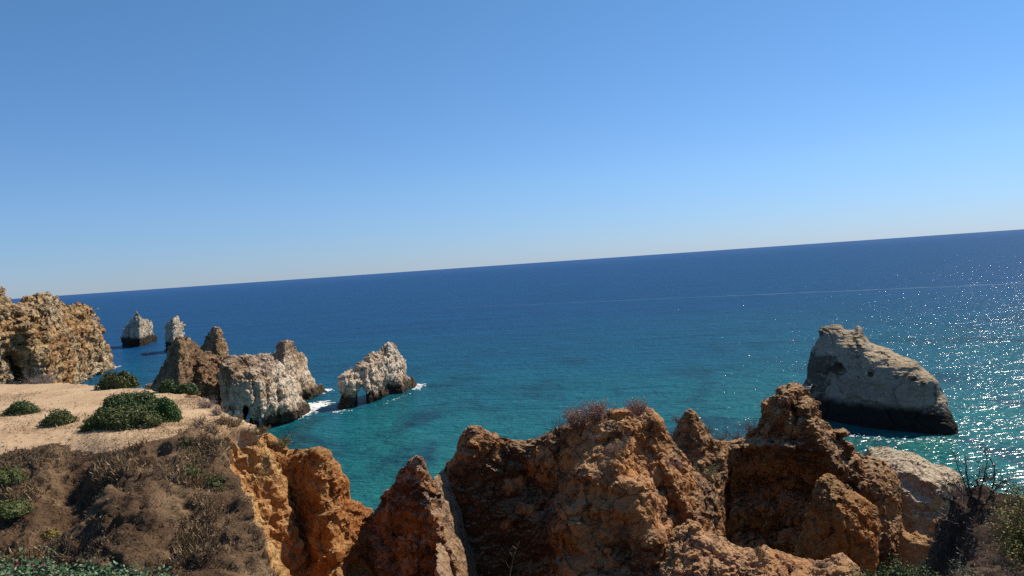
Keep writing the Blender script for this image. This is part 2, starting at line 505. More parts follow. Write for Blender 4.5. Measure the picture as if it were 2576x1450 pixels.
def stack(name, outline, mids, T, slope, vox, mat, amps, fine=(), fac=(), holes=(), seed=0, zlo=-1.5, ridges=(), bites=(), **kw):
    """free-standing rock: its outline seen from the path, its distance mids [(u, Y)], half thickness T m, and facet steepness slope"""
    ol = np.array(outline, float)
    u0, v0 = ol.min(0) - 60; u1, v1 = ol.max(0) + 60
    px = max(0.5, (u1 - u0) / 500)
    gu, gv = np.arange(u0, u1, px), np.arange(v0, v1, px)
    GU, GV = np.meshgrid(gu, gv, indexing='ij')
    sd = poly_sdf(GU, GV, ol)
    mu = np.array([m[0] for m in mids], float); mY = np.array([m[1] for m in mids], float)
    gr = np.gradient(mY, mu) if len(mu) > 1 else np.zeros(1)
    Ym = mY.mean()
    shear = abs(gr).max() * F / Ym if len(mu) > 1 else 0.0
    relief = np.zeros_like(sd)
    for (pl, wd, hgt) in ridges:                     # buttresses and hollows running down the face
        d = np.full(sd.shape, 1e9)
        for a, b in zip(pl[:-1], pl[1:]):
            d = np.minimum(d, seg_dist(GU, GV, a[0], a[1], b[0], b[1])[0])
        relief += hgt * np.exp(-(d / wd) ** 2)
    hs = np.full(sd.shape, 1e9)
    for h in holes: hs = np.minimum(hs, poly_sdf(GU, GV, np.array(h, float)))
    nrm = math.sqrt(1 + slope ** 2 + min(shear, 2.5) ** 2)
    def look(T_, u, v):
        i = np.clip((u - u0) / px, 0, T_.shape[0] - 1.001); j = np.clip((v - v0) / px, 0, T_.shape[1] - 1.001)
        i0 = i.astype(int); j0 = j.astype(int); a = i - i0; b = j - j0
        return (T_[i0, j0] * (1 - a) + T_[i0 + 1, j0] * a) * (1 - b) + (T_[i0, j0 + 1] * (1 - a) + T_[i0 + 1, j0 + 1] * a) * b
    def base(x, y, z):
        u, v, c = proj(x, y, z)
        k = c / F
        s = look(sd, u, v) * k
        di = -s
        wv = np.where(di > 0, slope * di / np.sqrt(1 + (slope * di / T) ** 2), slope * di)
        wv = wv + look(relief, u, v) * np.clip(di, 0, 1)
        Yc = np.interp(u, mu, mY)
        f = (np.abs(y - Yc) - wv) / nrm
        if holes: f = np.maximum(f, -look(hs, u, v) * k)
        for (bu, bv, bY, br) in bites:
            k1 = np.interp(bu, mu, mY) / F
            di1 = max(0.0, -float(look(sd, np.array([bu]), np.array([bv]))[0])) * k1
            w1 = slope * di1 / math.sqrt(1 + (slope * di1 / T) ** 2)
            c0 = P(bu, bv, k1 * F - w1)
            f = np.maximum(f, br - np.sqrt((x - c0[0]) ** 2 + (y - c0[1]) ** 2 + (z - c0[2]) ** 2))
        return f
    nf, amp = fbm(amps, seed)
    Ys = [mY.min() - T - 2, mY.max() + T + 2]
    cs = np.array([P(a, b, Y) for a in (ol[:, 0].min(), ol[:, 0].max()) for b in (ol[:, 1].min(), ol[:, 1].max()) for Y in Ys])
    lo, hi = cs.min(0) - 1, cs.max(0) + 1
    lo[2] = zlo
    v, q = implicit(base, nf, amp, lo, hi, vox)
    return finish(name, v, q, mat, fine, seed, fac=fac, **kw)

def ridge_height(x, y, ridges):
    h = np.full(x.shape, -50.0); drop = np.zeros(x.shape)
    for r in ridges:
        pl, k = r[0], r[1]
        rr = r[2] if len(r) > 2 else 0.3
        W = [P(*p) for p in pl]
        for a, b in zip(W[:-1], W[1:]):
            d, t = seg_dist(x, y, a[0], a[1], b[0], b[1])
            zc = a[2] + (b[2] - a[2]) * t
            dz = np.sqrt((k * d) ** 2 + (rr * k) ** 2) - rr * k
            m = zc - dz > h
            h = np.where(m, zc - dz, h); drop = np.where(m, dz, drop)
    return h, drop

def massif(name, ridges, vox, mat, amps, fine=(), seed=0, floor=2.0, kn=2.6, warp=0.5, flute=0.3, hfun=None, region=None, **kw):
    """a rock mass from its crest and rib lines (pixel, distance); steep sides fall away from every line"""
    W = np.array([P(*p) for r in ridges for p in r[0]]) if ridges else None
    if region is None:
        ext = 5.5
        region = (W[:, 0].min() - ext, W[:, 0].max() + ext, W[:, 1].min() - ext, W[:, 1].max() + ext)
    x0, x1, y0, y1 = region
    gx, gy = np.arange(x0, x1, vox), np.arange(y0, y1, vox)
    GX, GY = np.meshgrid(gx, gy, indexing='ij')
    wx = vnoise(GX, GY, 0 * GX, 0.5, seed) * warp + vnoise(GX, GY, 0 * GX, 1.3, seed + 1) * warp * 0.45
    wy = vnoise(GX, GY, 0 * GX + 9, 0.5, seed + 2) * warp + vnoise(GX, GY, 0 * GX + 9, 1.3, seed) * warp * 0.45
    fl = flute
    if fl:
        zz = 0 * GX
        wx = wx + (0.5 - np.abs(vnoise(GX, GY, zz + 3, 0.8, seed + 4))) * fl + (0.5 - np.abs(vnoise(GX, GY, zz + 5, 2.0, seed + 5))) * fl * 0.5
        wy = wy + (0.5 - np.abs(vnoise(GX, GY, zz + 4, 0.8, seed + 6))) * fl + (0.5 - np.abs(vnoise(GX, GY, zz + 6, 2.0, seed + 7))) * fl * 0.5
    H = ridge_height(GX + wx, GY + wy, ridges) if hfun is None else (hfun(GX, GY, wx, wy), 9.0 + 0 * GX)
    H, DR = H
    AT = np.clip(DR / 1.4, 0.20, 1.0).astype(np.float32)
    H = H.astype(np.float32)
    nrm = math.sqrt(1 + kn * kn)
    ztop = float(H.max()) + 1.5
    def base(x, y, z):
        i = np.clip(np.rint((x - x0) / vox).astype(int), 0, H.shape[0] - 1)
        j = np.clip(np.rint((y - y0) / vox).astype(int), 0, H.shape[1] - 1)
        return np.maximum((z - H[i, j]) / nrm, floor - z)
    nf0, amp = fbm(amps, seed)
    def nf(x, y, z):
        i = np.clip(np.rint((x - x0) / vox).astype(int), 0, H.shape[0] - 1)
        j = np.clip(np.rint((y - y0) / vox).astype(int), 0, H.shape[1] - 1)
        return nf0(x, y, z) * AT[i, j]
    v, q = implicit(base, nf, amp, (x0, y0, floor - 2 * vox), (x1, y1, ztop), vox)
    # nothing is kept of the flat underside
    zc = v[q].mean(1)[:, 2]
    v, q = crop(v, q, zc > floor + vox * 0.6)
    if kw.get('split'):
        return v, q
    i = np.clip(np.rint((v[:, 0] - x0) / vox).astype(int), 0, H.shape[0] - 1)
    j = np.clip(np.rint((v[:, 1] - y0) / vox).astype(int), 0, H.shape[1] - 1)
    return finish(name, v, q, mat, fine, seed, att=np.clip(AT[i, j] * 2.5, 0.6, 1), **kw)
def Z1(X, Y): return (X * 0.25, 710.7 + Y * 0.25)
def Z2(X, Y): return (566 + X * 0.25, 710.7 + Y * 0.25)
def Z7(X, Y): return (1901 + X * 0.2624, 755 + Y * 0.2624)
# ------------------------------------------------------------------ sea
def sea_material():
    M = NT('sea_water')
    p = M.pos()
    x, y, z = M.sep(p)[:3]
    # distance from the shore line that runs past the foot of the cliffs
    off = M.math('ADD', M.math('MULTIPLY', y, 1.0), M.math('MULTIPLY', x, -0.10))
    n1 = M.noise(M.scale(p, 1, 0.45, 1), 0.012, 4, 0.55)
    n2 = M.noise(M.scale(p, 1, 0.6, 1), 0.045, 5, 0.6, 0.8)
    offn = M.math('ADD', off, M.math('MULTIPLY', M.math('SUBTRACT', n1, 0.5), 160.0))
    lg = M.math('LOGARITHM', M.math('MAXIMUM', offn, 20.0), 10.0)
    t = M.math('MULTIPLY_ADD', lg, 1 / 2.1, -1.85 / 2.1)          # 0 near shore, 1 far out
    col = M.ramp(t, [(0.0, (0.012, 0.145, 0.122)), (0.12, (0.008, 0.118, 0.125)), (0.23, (0.005, 0.082, 0.140)), (0.36, (0.006, 0.062, 0.158)), (0.75, (0.010, 0.064, 0.170)), (1.0, (0.020, 0.075, 0.200))])
    # darker reef and weed patches below the shallow water
    near = M.step(off, 330.0, 120.0)
    reef = M.math('MULTIPLY', M.step(n2, 0.50, 0.66), M.math('MULTIPLY', near, 0.75))
    col = M.mix(reef, col, (0.004, 0.032, 0.052))
    # wind streaks
    ws = M.noise(M.scale(p, 0.35, 1.6, 1), 0.03, 6, 0.65)
    wcol = M.math('MULTIPLY_ADD', ws, 0.7, 0.65)
    cc = M.t.nodes.new('ShaderNodeCombineXYZ')
    for i in range(3): M.t.links.new(wcol, cc.inputs[i])
    col = M.mix(1.0, col, cc.outputs[0], 'MULTIPLY')
    M.t.links.new(col, M.b.inputs['Base Color'])
    M.b.inputs['Specular IOR Level'].default_value = 0.0
    M.b.inputs['Roughness'].default_value = 1.0
    # swell, chop and ripples
    a = M.noise(M.scale(p, 0.5, 1.0, 1), 0.16, 3, 0.6, 0.3)
    b = M.noise(M.scale(p, 0.6, 1.0, 1), 0.75, 4, 0.65, 0.3)
    c = M.noise(M.scale(p, 0.5, 1.0, 1), 0.035, 2, 0.5, 0.2)
    h = M.math('ADD', M.math('MULTIPLY', a, 3.2), M.math('MULTIPLY', b, 1.7))
    h = M.math('ADD', h, M.math('MULTIPLY', c, 4.0))
    bn0 = M.n('ShaderNodeBump'); bn0.inputs['Distance'].default_value = 1.0
    M.t.links.new(h, bn0.inputs['Height'])
    M.t.links.new(bn0.outputs[0], M.b.inputs['Normal'])
    b2 = M.noise(M.scale(p, 0.6, 1.0, 1), 1.5, 3, 0.5, 0.3)
    h2 = M.math('ADD', M.math('MULTIPLY', a, 1.1), M.math('MULTIPLY', b2, 0.265))
    bn = M.n('ShaderNodeBump'); bn.inputs['Distance'].default_value = 1.0
    M.t.links.new(h2, bn.inputs['Height'])
    gl = M.n('ShaderNodeBsdfGlossy'); gl.inputs['Roughness'].default_value = 0.19
    M.t.links.new(bn.outputs[0], gl.inputs['Normal'])
    fr = M.n('ShaderNodeFresnel'); fr.inputs['IOR'].default_value = 1.33
    M.t.links.new(bn.outputs[0], fr.inputs['Normal'])
    fac = M.math('MINIMUM', M.math('MULTIPLY', fr.outputs[0], 0.8), 0.13)   # a wind-roughened sea reflects far less at low angles than a flat one
    mx = M.n('ShaderNodeMixShader')
    M.t.links.new(fac, mx.inputs[0]); M.t.links.new(M.b.outputs[0], mx.inputs[1]); M.t.links.new(gl.outputs[0], mx.inputs[2])
    M.t.links.new(mx.outputs[0], M.t.nodes['Material Output'].inputs['Surface'])
    return M.m
M_SEA = sea_material()
def ring_grid(rs, n):
    v, f = [[0, 0, 0]], []
    for r in rs:
        for i in range(n):
            a = 2 * math.pi * i / n; v.append([r * math.sin(a), r * math.cos(a), 0])
    for k in range(len(rs) - 1):
        for i in range(n):
            a = 1 + k * n + i; b = 1 + k * n + (i + 1) % n
            f.append([a, b, b + n, a + n])
    return np.array(v, float), np.array(f)
v, f = ring_grid([15, 60, 200, 700, 2500, 9000, 30000, 90000], 96)
f = f[:, ::-1]
mesh_obj('sea', v, f, M_SEA, 'blue green sea reaching to the horizon', None, None, 'structure', origin=np.zeros(3))

# ------------------------------------------------------------------ sea stacks and headlands
KN = [(0.35, 0.61, 1.0, 0), (0.9, 0.28, 1.0, 1), (0.3, 0.35, 0.4, 2), (0.8, 0.18, 0.5, 2), (0.2, 0.22, 5.0, 0)]
pts = [Z1(*p) for p in [(1205, 720), (1210, 635), (1216, 580), (1235, 520), (1230, 470), (1250, 430), (1300, 385), (1330, 340), (1370, 297), (1410, 335), (1450, 360), (1520, 400), (1537, 440), (1532, 500), (1560, 530), (1580, 555), (1590, 700)]]
stack('sea_stack', pts, [(300, 398), (352, 385), (396, 418)], 9, 1.5, 0.55, M_FARSTACK, [(0.16, 0.55, 1.5, 0), (0.45, 0.28, 1.5, 1)], [(1.2, 0.25)], fac=[(0.3, 0.225), (0.8, 0.113), (2, 0.054)], seed=1,
      label='pale pointed sea stack standing farthest out, at the far left of the water', cat='sea stack', group='sea stacks off the headland')
pts = [Z1(*p) for p in [(1655, 760), (1658, 690), (1665, 620), (1648, 520), (1660, 440), (1690, 395), (1740, 350), (1775, 335), (1810, 360), (1830, 400), (1860, 450), (1868, 520), (1862, 600), (1860, 760)]]
stack('sea_stack', pts, [(413, 348), (435, 336), (468, 350)], 8, 1.3, 0.5, M_FARSTACK, [(0.18, 0.39, 3.0, 0), (0.5, 0.28, 2.5, 1)], [(1.2, 0.2)], fac=[(0.3, 0.180), (0.8, 0.090), (2, 0.045)], seed=2,
      label='narrow layered grey sea stack like a beehive behind the brown rock hump', cat='sea stack', group='sea stacks off the headland')
pts = [Z1(*p) for p in [(1960, 790), (2000, 660), (2050, 590), (2090, 500), (2140, 440), (2180, 423), (2215, 440), (2245, 490), (2250, 540), (2285, 600), (2292, 680), (2312, 745), (2330, 800)]]
stack('rock_pinnacle', pts, [(490, 172), (545, 166), (590, 170)], 4.5, 1.3, 0.28, M_HUMP, [(0.4, 0.28, 1.5, 0), (1.0, 0.17, 1.5, 1)], [(2.5, 0.1)], fac=[(0.6, 0.158), (1.5, 0.072), (3.5, 0.027)], seed=3, zlo=4,
      label='dark brown pointed pinnacle rising from a yellow ledge left of the white cliffs', cat='rock pinnacle')
# scrub covered hump beside the beach gap
pts = [(330, 1180), (352, 1110), (372, 975), Z1(1530, 970), Z1(1620, 830), Z1(1680, 740), Z1(1710, 650), Z1(1770, 550), Z1(1830, 546), Z1(1900, 580), Z1(1960, 600), Z1(1990, 640), Z1(2040, 695), Z1(2110, 705), Z1(2200, 745), Z1(2320, 752), (600, 898), (620, 1000), (640, 1200)]
stack('rock_headland', pts, [(350, 150), (450, 140), (520, 150), (620, 152)], 8, 1.6, 0.28, M_HUMP, [(0.25, 0.55, 1.0, 0), (0.7, 0.33, 1.0, 1), (1.8, 0.17, 1, 1)], [(3.0, 0.12)], fac=[(0.5, 0.180), (1.4, 0.113), (3.5, 0.045)], seed=4, zlo=0,
      ridges=[([(445, 850), (455, 900), (440, 960)], 22, 2.0), ([(500, 880), (520, 960), (560, 1010)], 18, 1.5), ([(480, 880), (490, 960)], 12, -1.5), ([(560, 930), (575, 945)], 16, -3.0)],
      label='brown rocky hump overgrown with dry scrub behind the sandy plateau', cat='headland')
# white cliffs with sea caves
pts = [Z2(-40, 1500), Z2(-60, 800), Z2(60, 755), Z2(180, 735), Z2(310, 722), Z2(440, 698), Z2(490, 712), Z2(540, 790), Z2(600, 850), Z2(660, 930), Z2(700, 1000), Z2(725, 1080), Z2(750, 1140), Z2(800, 1180), Z2(840, 1230), Z2(865, 1275), Z2(860, 1330), Z2(850, 1500)]
stack('white_cliff', pts, [(560, 141), (640, 148), (720, 153), (790, 164)], 8, 2.2, 0.26, M_STACK, [(0.3, 0.39, 0.6, 0), (0.8, 0.14, 0.7, 1), (0.3, 0.35, 0.4, 2), (0.8, 0.18, 0.5, 2), (0.2, 0.22, 5.0, 0), (1.8, 0.11, 0.8, 1)], [(3.0, 0.1)], fac=[(0.5, 0.158), (1.3, 0.07), (3.2, 0.02)], seed=5,
      holes=[[Z2(180, 1500), Z2(172, 1300), Z2(190, 1225), Z2(215, 1225), Z2(245, 1275), Z2(270, 1370), Z2(275, 1500)], [Z2(330, 1500), Z2(325, 1330), Z2(340, 1300), Z2(360, 1330), Z2(380, 1400), Z2(385, 1500)]],
      ridges=[([(653, 960), (660, 1010), (655, 1060)], 10, 1.2), ([(690, 950), (700, 1000), (700, 1060)], 6, -1.2), ([(612, 925), (606, 950)], 16, -2.5), ([(720, 990), (735, 1040)], 10, 1.2)],
      label='broad white cliff with small sea caves at its foot, brown crust on top', cat='cliff')
pts = [Z2(400, 1300), Z2(440, 760), Z2(482, 700), Z2(500, 670), Z2(540, 600), Z2(585, 545), Z2(635, 550), Z2(690, 610), Z2(745, 670), Z2(800, 735), Z2(835, 790), Z2(840, 830), Z2(890, 910), Z2(920, 990), Z2(965, 1040), Z2(1000, 1105), Z2(1010, 1260)]
stack('sea_stack', pts, [(660, 172), (715, 166), (812, 188)], 7, 1.7, 0.3, M_STACK, [(0.3, 0.44, 0.8, 0), (0.8, 0.14, 0.8, 1), (0.3, 0.35, 0.4, 2), (0.8, 0.18, 0.5, 2), (0.2, 0.22, 5.0, 0), (2.0, 0.11, 1, 1)], [(3.0, 0.1)], fac=[(0.5, 0.158), (1.3, 0.07), (3.2, 0.02)], seed=6,
      ridges=[([(755, 960), (765, 1000)], 7, -2.5)],
      label='steep white rock peak with reddish brown tip behind the white cliff', cat='sea stack', group='sea stacks off the headland')
# arch rock
pts = [Z2(1080, 1450), Z2(1095, 1300), Z2(1112, 1230), Z2(1140, 1160), Z2(1130, 1080), Z2(1125, 975), Z2(1175, 915), Z2(1290, 845), Z2(1325, 800), Z2(1365, 750), Z2(1415, 722), Z2(1500, 695), Z2(1575, 672), Z2(1612, 625), Z2(1672, 602), Z2(1735, 635), Z2(1778, 730), Z2(1822, 830), Z2(1812, 920), Z2(1850, 955), Z2(1895, 955), Z2(1932, 1010), Z2(1935, 1080), Z2(1940, 1250)]
stack('arch_rock', pts, [(840, 164), (930, 172), (1052, 190)], 6, 2.0, 0.25, M_STACK, [(0.3, 0.33, 0.7, 0), (0.8, 0.14, 0.8, 1), (0.3, 0.35, 0.4, 2), (0.8, 0.18, 0.5, 2), (0.2, 0.22, 5.0, 0), (2.0, 0.11, 1, 1)], [(3.2, 0.1)], fac=[(0.5, 0.158), (1.3, 0.07), (3.2, 0.02)], seed=8,
      holes=[[Z2(1435, 1400), Z2(1438, 1200), Z2(1424, 1110), Z2(1372, 1030), Z2(1326, 1105), Z2(1312, 1190), Z2(1296, 1235), Z2(1288, 1400)]],
      ridges=[([Z2(1380, 900), Z2(1385, 1100)], 6, -0.4), ([Z2(1480, 950), Z2(1450, 1200)], 22, 1.2), ([Z2(1220, 1000), Z2(1200, 1250)], 22, 1.0), ([Z2(1660, 1060), Z2(1670, 1200)], 17, -3.4), ([Z2(1790, 1010), Z2(1790, 1110)], 11, 1.8)],
      label='white rock with an arch through it standing alone in the water', cat='sea stack', group='sea stacks off the headland')
# big stack on the right
face_rock('sea_stack', [Z7(380, 1500), Z7(420, 1240), Z7(440, 860), Z7(480, 760), Z7(503, 640), Z7(510, 590), Z7(532, 500), Z7(560, 430), Z7(610, 350), Z7(600, 300), Z7(620, 245), Z7(690, 238), Z7(790, 228), Z7(830, 245), Z7(850, 282), Z7(900, 292), Z7(940, 280), Z7(960, 250), Z7(1000, 243), Z7(1030, 280), Z7(1052, 360), Z7(1090, 410), Z7(1150, 435), Z7(1280, 470), Z7(1330, 510), Z7(1420, 540), Z7(1550, 595), Z7(1620, 670), Z7(1700, 730), Z7(1760, 800), Z7(1790, 880), Z7(1840, 960), Z7(1850, 1050), Z7(1890, 1130), Z7(1945, 1240), Z7(1958, 1310), Z7(1960, 1560), Z7(380, 1560)],
    [(2010, 1080, 124), (2200, 1100, 114), (2410, 1110, 106), (2050, 950, 126), (2200, 950, 115.5), (2350, 960, 109), (2395, 1050, 107.2), (2030, 1000, 126), (2065, 830, 126.8), (2110, 880, 122), (2150, 830, 123), (2174, 873, 119), (2229, 898, 116.3), (2308, 912, 112.3), (2347, 938, 110.4), (2206, 866, 123), (2290, 890, 118), (2330, 922, 114), (2120, 950, 120), (2120, 1050, 119), (2300, 1050, 110), (2300, 980, 111), (2365, 990, 110)],
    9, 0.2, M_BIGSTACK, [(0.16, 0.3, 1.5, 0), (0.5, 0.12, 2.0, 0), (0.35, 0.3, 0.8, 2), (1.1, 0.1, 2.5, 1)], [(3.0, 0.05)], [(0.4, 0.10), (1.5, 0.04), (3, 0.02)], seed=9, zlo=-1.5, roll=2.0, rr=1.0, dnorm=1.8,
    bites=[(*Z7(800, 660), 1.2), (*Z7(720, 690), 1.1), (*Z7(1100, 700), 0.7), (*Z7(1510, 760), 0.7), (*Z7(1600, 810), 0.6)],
    tone=[(*Z7(550, 700), 30, -4.5), (*Z7(570, 620), 18, -4), (*Z7(570, 850), 14, -4), (*Z7(635, 870), 9, -4), (*Z7(700, 790), 8, -4), (*Z7(780, 660), 16, -3), (*Z7(840, 680), 12, -3), (*Z7(690, 570), 16, -2.5), (*Z7(760, 560), 12, -2), (*Z7(1100, 720), 11, -2.5), (*Z7(980, 750), 8, -3), (*Z7(1510, 760), 9, -3), (*Z7(1610, 800), 10, -3), (*Z7(1350, 740), 11, -2), (*Z7(1300, 850), 7, -3), (*Z7(950, 440), 26, -1.6), (*Z7(1000, 340), 24, -1.6), (*Z7(1200, 950), 90, 1.5)],  # small negative spots paint the dark of hollows into the rock colour
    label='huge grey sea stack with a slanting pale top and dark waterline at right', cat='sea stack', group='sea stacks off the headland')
# far left headland
pts = [(-160, 1150), (-160, 690), (-40, 715), (0, 733), (12, 740), (30, 752), (60, 748), (100, 741), (125, 742), (150, 757), (170, 768), (200, 764), (225, 768), (243, 785), (248, 800), (255, 815), (262, 850), (272, 875), (280, 895), (290, 922), (292, 960), (300, 1150)]
stack('cliff_headland', pts, [(-160, 190), (0, 205), (120, 222), (220, 262), (290, 284)], 16, 2.2, 0.42, M_HEAD, [(0.13, 0.9, 1.0, 0), (0.3, 0.35, 1.0, 1), (0.3, 0.8, 0.5, 2), (0.22, 0.6, 5.0, 0), (0.8, 0.15, 1.4, 1), (0.7, 0.5, 0.6, 2)], [(2.0, 0.12)], fac=[(0.35, 0.5), (0.9, 0.16), (2, 0.07)], seed=10, zlo=0,
      ridges=[([(60, 800), (90, 900)], 25, 4), ([(20, 900), (50, 950)], 14, -7), ([(205, 812), (230, 800)], 10, -3), ([(232, 860), (240, 920)], 9, -4), ([(255, 850), (262, 910)], 8, 2), ([(150, 850), (170, 940)], 25, 3)],
      label='tall golden cliff headland overgrown in patches at the left edge', cat='headland')

# ------------------------------------------------------------------ the near headland: sandy plateau and dry slope
def plateau_pts():
    pp = []
    for (u, v) in [(-300, 985), (-100, 975), (120, 965), (250, 970), (345, 978), (430, 992), (500, 1003), (560, 1030)]:
        hor = 741 - 0.0689 * (u - 180)
        pp.append((u, v))
    return pp
def on_plane(u, v, z):
    d = fw + rt * ((u - CU) / F) + upv * ((CV - v) / F)
    return CAM + d * ((z - EYE) / d[2])
ZP = 21.4
gp = [on_plane(u, v, ZP) for u, v in [(-350, 1000), (-350, 1100), (-150, 975), (0, 968), (120, 963), (250, 968), (345, 976), (0, 1040), (200, 1030), (350, 1060), (100, 1085), (430, 1050), (250, 1090), (-150, 1110), (0, 1115)]]
gp += [on_plane(u, v, z) for u, v, z in [(430, 992, 21.3), (500, 1003, 21.1), (560, 1032, 20.9), (600, 1050, 20.7), (480, 1063, 21.0), (560, 1064, 20.9), (625, 1074, 20.5)]]
sl_pts = [(-200, 1180, 34.5), (-200, 1350, 30), (0, 1180, 34.0), (120, 1160, 34.0), (80, 1250, 32), (60, 1350, 30), (0, 1450, 28.5), (150, 1440, 28.8), (188, 1300, 33.4), (170, 1220, 34.4), (205, 1385, 31.6), (222, 1230, 34.0), (226, 1300, 33.0), (240, 1375, 31.2), (216, 1165, 35.0),
          (235, 1160, 33.6), (250, 1230, 31.0), (262, 1300, 29.9), (290, 1370, 29.0), (350, 1450, 27.6), (330, 1150, 34.3), (400, 1130, 35.2), (350, 1250, 31.3), (400, 1350, 29.2), (450, 1450, 27.7),
          (470, 1120, 35.3), (480, 1250, 31.6), (500, 1380, 29.2), (560, 1460, 28.0), (540, 1160, 34.4), (575, 1250, 32.3), (610, 1350, 30.3), (660, 1460, 28.6),
          (0, 1600, 25.5), (350, 1650, 24.5), (650, 1650, 25.5), (-200, 1600, 26)]
gp += [P(*p) for p in sl_pts]
GH = rbf(gp)
spur = [(508, 1066, 37.8), (545, 1110, 36.4), (565, 1160, 35.2), (590, 1230, 33.4), (622, 1300, 31.8), (655, 1380, 30.3), (688, 1465, 28.8), (720, 1600, 26.5)]
edge_px = [on_plane(u, v, z)[:2] for u, v, z in [(-420, 985, 21.4), (-150, 972, 21.4), (0, 967, 21.4), (120, 962, 21.4), (250, 967, 21.4), (345, 975, 21.4), (430, 990, 21.3), (500, 1001, 21.1), (562, 1031, 20.9), (600, 1050, 20.7), (640, 1074, 20.4), (638, 1081, 20.3), (570, 1073, 20.7)]]
reg = edge_px + [P(*p)[:2] for p in spur] + [(-12, 22), (-32, 20), (-60, 30)]
REG = np.array(reg)
sandpoly = np.array([on_plane(u, v, 21.4)[:2] for u, v in [(-600, 960), (-150, 955), (120, 950), (250, 960), (345, 970), (430, 986), (500, 990), (600, 1010), (680, 1040), (680, 1062), (560, 1061), (500, 1062), (470, 1066), (430, 1076), (300, 1096), (150, 1102), (0, 1122), (-350, 1160), (-600, 1100)]])
def ground_h(GX, GY, wx, wy):
    h = GH(GX, GY)
    d = poly_sdf(GX + wx * 1.0, GY + wy * 1.0, REG)
    h = np.where(d > 0, h - 2.6 * d, h)
    # small lumps where scrub holds the soil
    sd = poly_sdf(GX, GY, sandpoly)
    m = np.clip(sd / 1.0, 0, 1)
    h = h + m * (vnoise(GX, GY, 0 * GX, 0.5, 1) * 0.45 + np.abs(vnoise(GX, GY, 0 * GX, 1.3, 2)) * 0.3) + vnoise(GX, GY, 0 * GX, 0.15, 3) * 0.1 * (1 - m)
    return h
def grd(name, M_):
    return M_
def ground_mat(name, cols, spots, spot_amt, bump, sc_=1.0):
    M = NT(name)
    p = M.pos()
    n = M.noise(p, 0.35 * sc_, 6, 0.6, 0.5)
    col = M.ramp(n, [(0.3, cols[0]), (0.5, cols[1]), (0.7, cols[2])])
    s = M.noise(M.scale(p, 1, 2.2, 1), 1.3 * sc_, 7, 0.7, 0.3)
    col = M.mix(M.math('MULTIPLY', M.step(s, 0.62 - 0.2 * spot_amt, 0.72 - 0.2 * spot_amt), 0.8), col, spots)
    f = M.noise(p, 9 * sc_, 6, 0.75)
    fm = M.math('MULTIPLY_ADD', f, 1.1, 0.45)
    cc = M.t.nodes.new('ShaderNodeCombineXYZ')
    for i in range(3): M.t.links.new(fm, cc.inputs[i])
    col = M.mix(1.0, col, cc.outputs[0], 'MULTIPLY')
    M.t.links.new(col, M.b.inputs['Base Color'])
    M.b.inputs['Roughness'].default_value = 0.95
    M.b.inputs['Specular IOR Level'].default_value = 0.1
    bn = M.n('ShaderNodeBump'); bn.inputs['Distance'].default_value = bump
    M.t.links.new(M.noise(p, 3.0 * sc_, 8, 0.7), bn.inputs['Height'])
    M.t.links.new(bn.outputs[0], M.b.inputs['Normal'])
    return M.m
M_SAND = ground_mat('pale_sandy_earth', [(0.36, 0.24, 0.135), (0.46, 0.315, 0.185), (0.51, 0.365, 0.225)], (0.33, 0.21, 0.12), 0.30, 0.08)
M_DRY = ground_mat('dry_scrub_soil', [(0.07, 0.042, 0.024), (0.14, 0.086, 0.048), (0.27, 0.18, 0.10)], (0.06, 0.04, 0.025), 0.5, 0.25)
x0, x1, y0, y1 = -58, -9, 24, 66
v, q = massif('ground', [], 0.17, None, [(0.5, 0.03, 1, 0)], hfun=ground_h, region=(x0, x1, y0, y1), floor=6.0, kn=1.6, warp=0.35, flute=0.15, seed=12, split=True)
N = vnormals(v, q)
sdv = poly_sdf(v[:, 0], v[:, 1], sandpoly) + vnoise(v[:, 0], v[:, 1], v[:, 2], 0.8, 4) * 0.5
rd = poly_sdf(v[:, 0], v[:, 1], REG)
lump = (np.abs(vnoise(v[:, 0], v[:, 1], v[:, 2], 1.6, 5)) * 2 - 0.6) * 0.28 + (np.abs(vnoise(v[:, 0], v[:, 1], v[:, 2], 3.6, 6)) * 2 - .6) * 0.12
amt = np.where(rd > 0.1, 0.5, np.clip(sdv, 0, 1) * 0.6)
fct = facets(v, 0.9, 3) * 0.14 + facets(v, 2.2, 4) * 0.07 + facets(v, 4.5, 5) * 0.04
v = v + N * (lump * amt + fct * np.clip(rd * 2 + 0.6, 0, 1) + fct * np.clip(sdv, 0, 1) * (rd < 0) * 0.8)[:, None]
fs, fr_ = sdv[q].mean(1), rd[q].mean(1) + vnoise(*v[q].mean(1).T, 1.1, 7) * 0.35
isand = (fs < 0) & (fr_ < 0.1)
icliff = (fr_ >= 0.1)
a, b = crop(v, q, isand)
PLATV, PLATF = a, b
PLATEAU = mesh_obj('sandy_plateau', a, b, M_SAND, 'bare pale sandy plateau on the headland', kind='structure')
a, b = crop(v, q, ~isand & ~icliff)
DRYV, DRYF = a, b
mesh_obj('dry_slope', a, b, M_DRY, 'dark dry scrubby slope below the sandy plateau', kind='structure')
a, b = crop(v, q, icliff)
mesh_obj('golden_spur', a, b, M_GOLD, smooth=False, label='sunlit golden cliff edge dropping beside the dry scrub slope', cat='cliff')
M_FIN = rock_mat('umber_sandstone', [(0.10, 0.042, 0.018), (0.22, 0.09, 0.03), (0.34, 0.15, 0.05), (0.16, 0.065, 0.025)], 1.0, crust=(0.06, 0.04, 0.028), crust_amt=0.5, top=(0.40, 0.30, 0.22), top_amt=0.6, patch=(0.42, 0.19, 0.07), patch_amt=0.6)
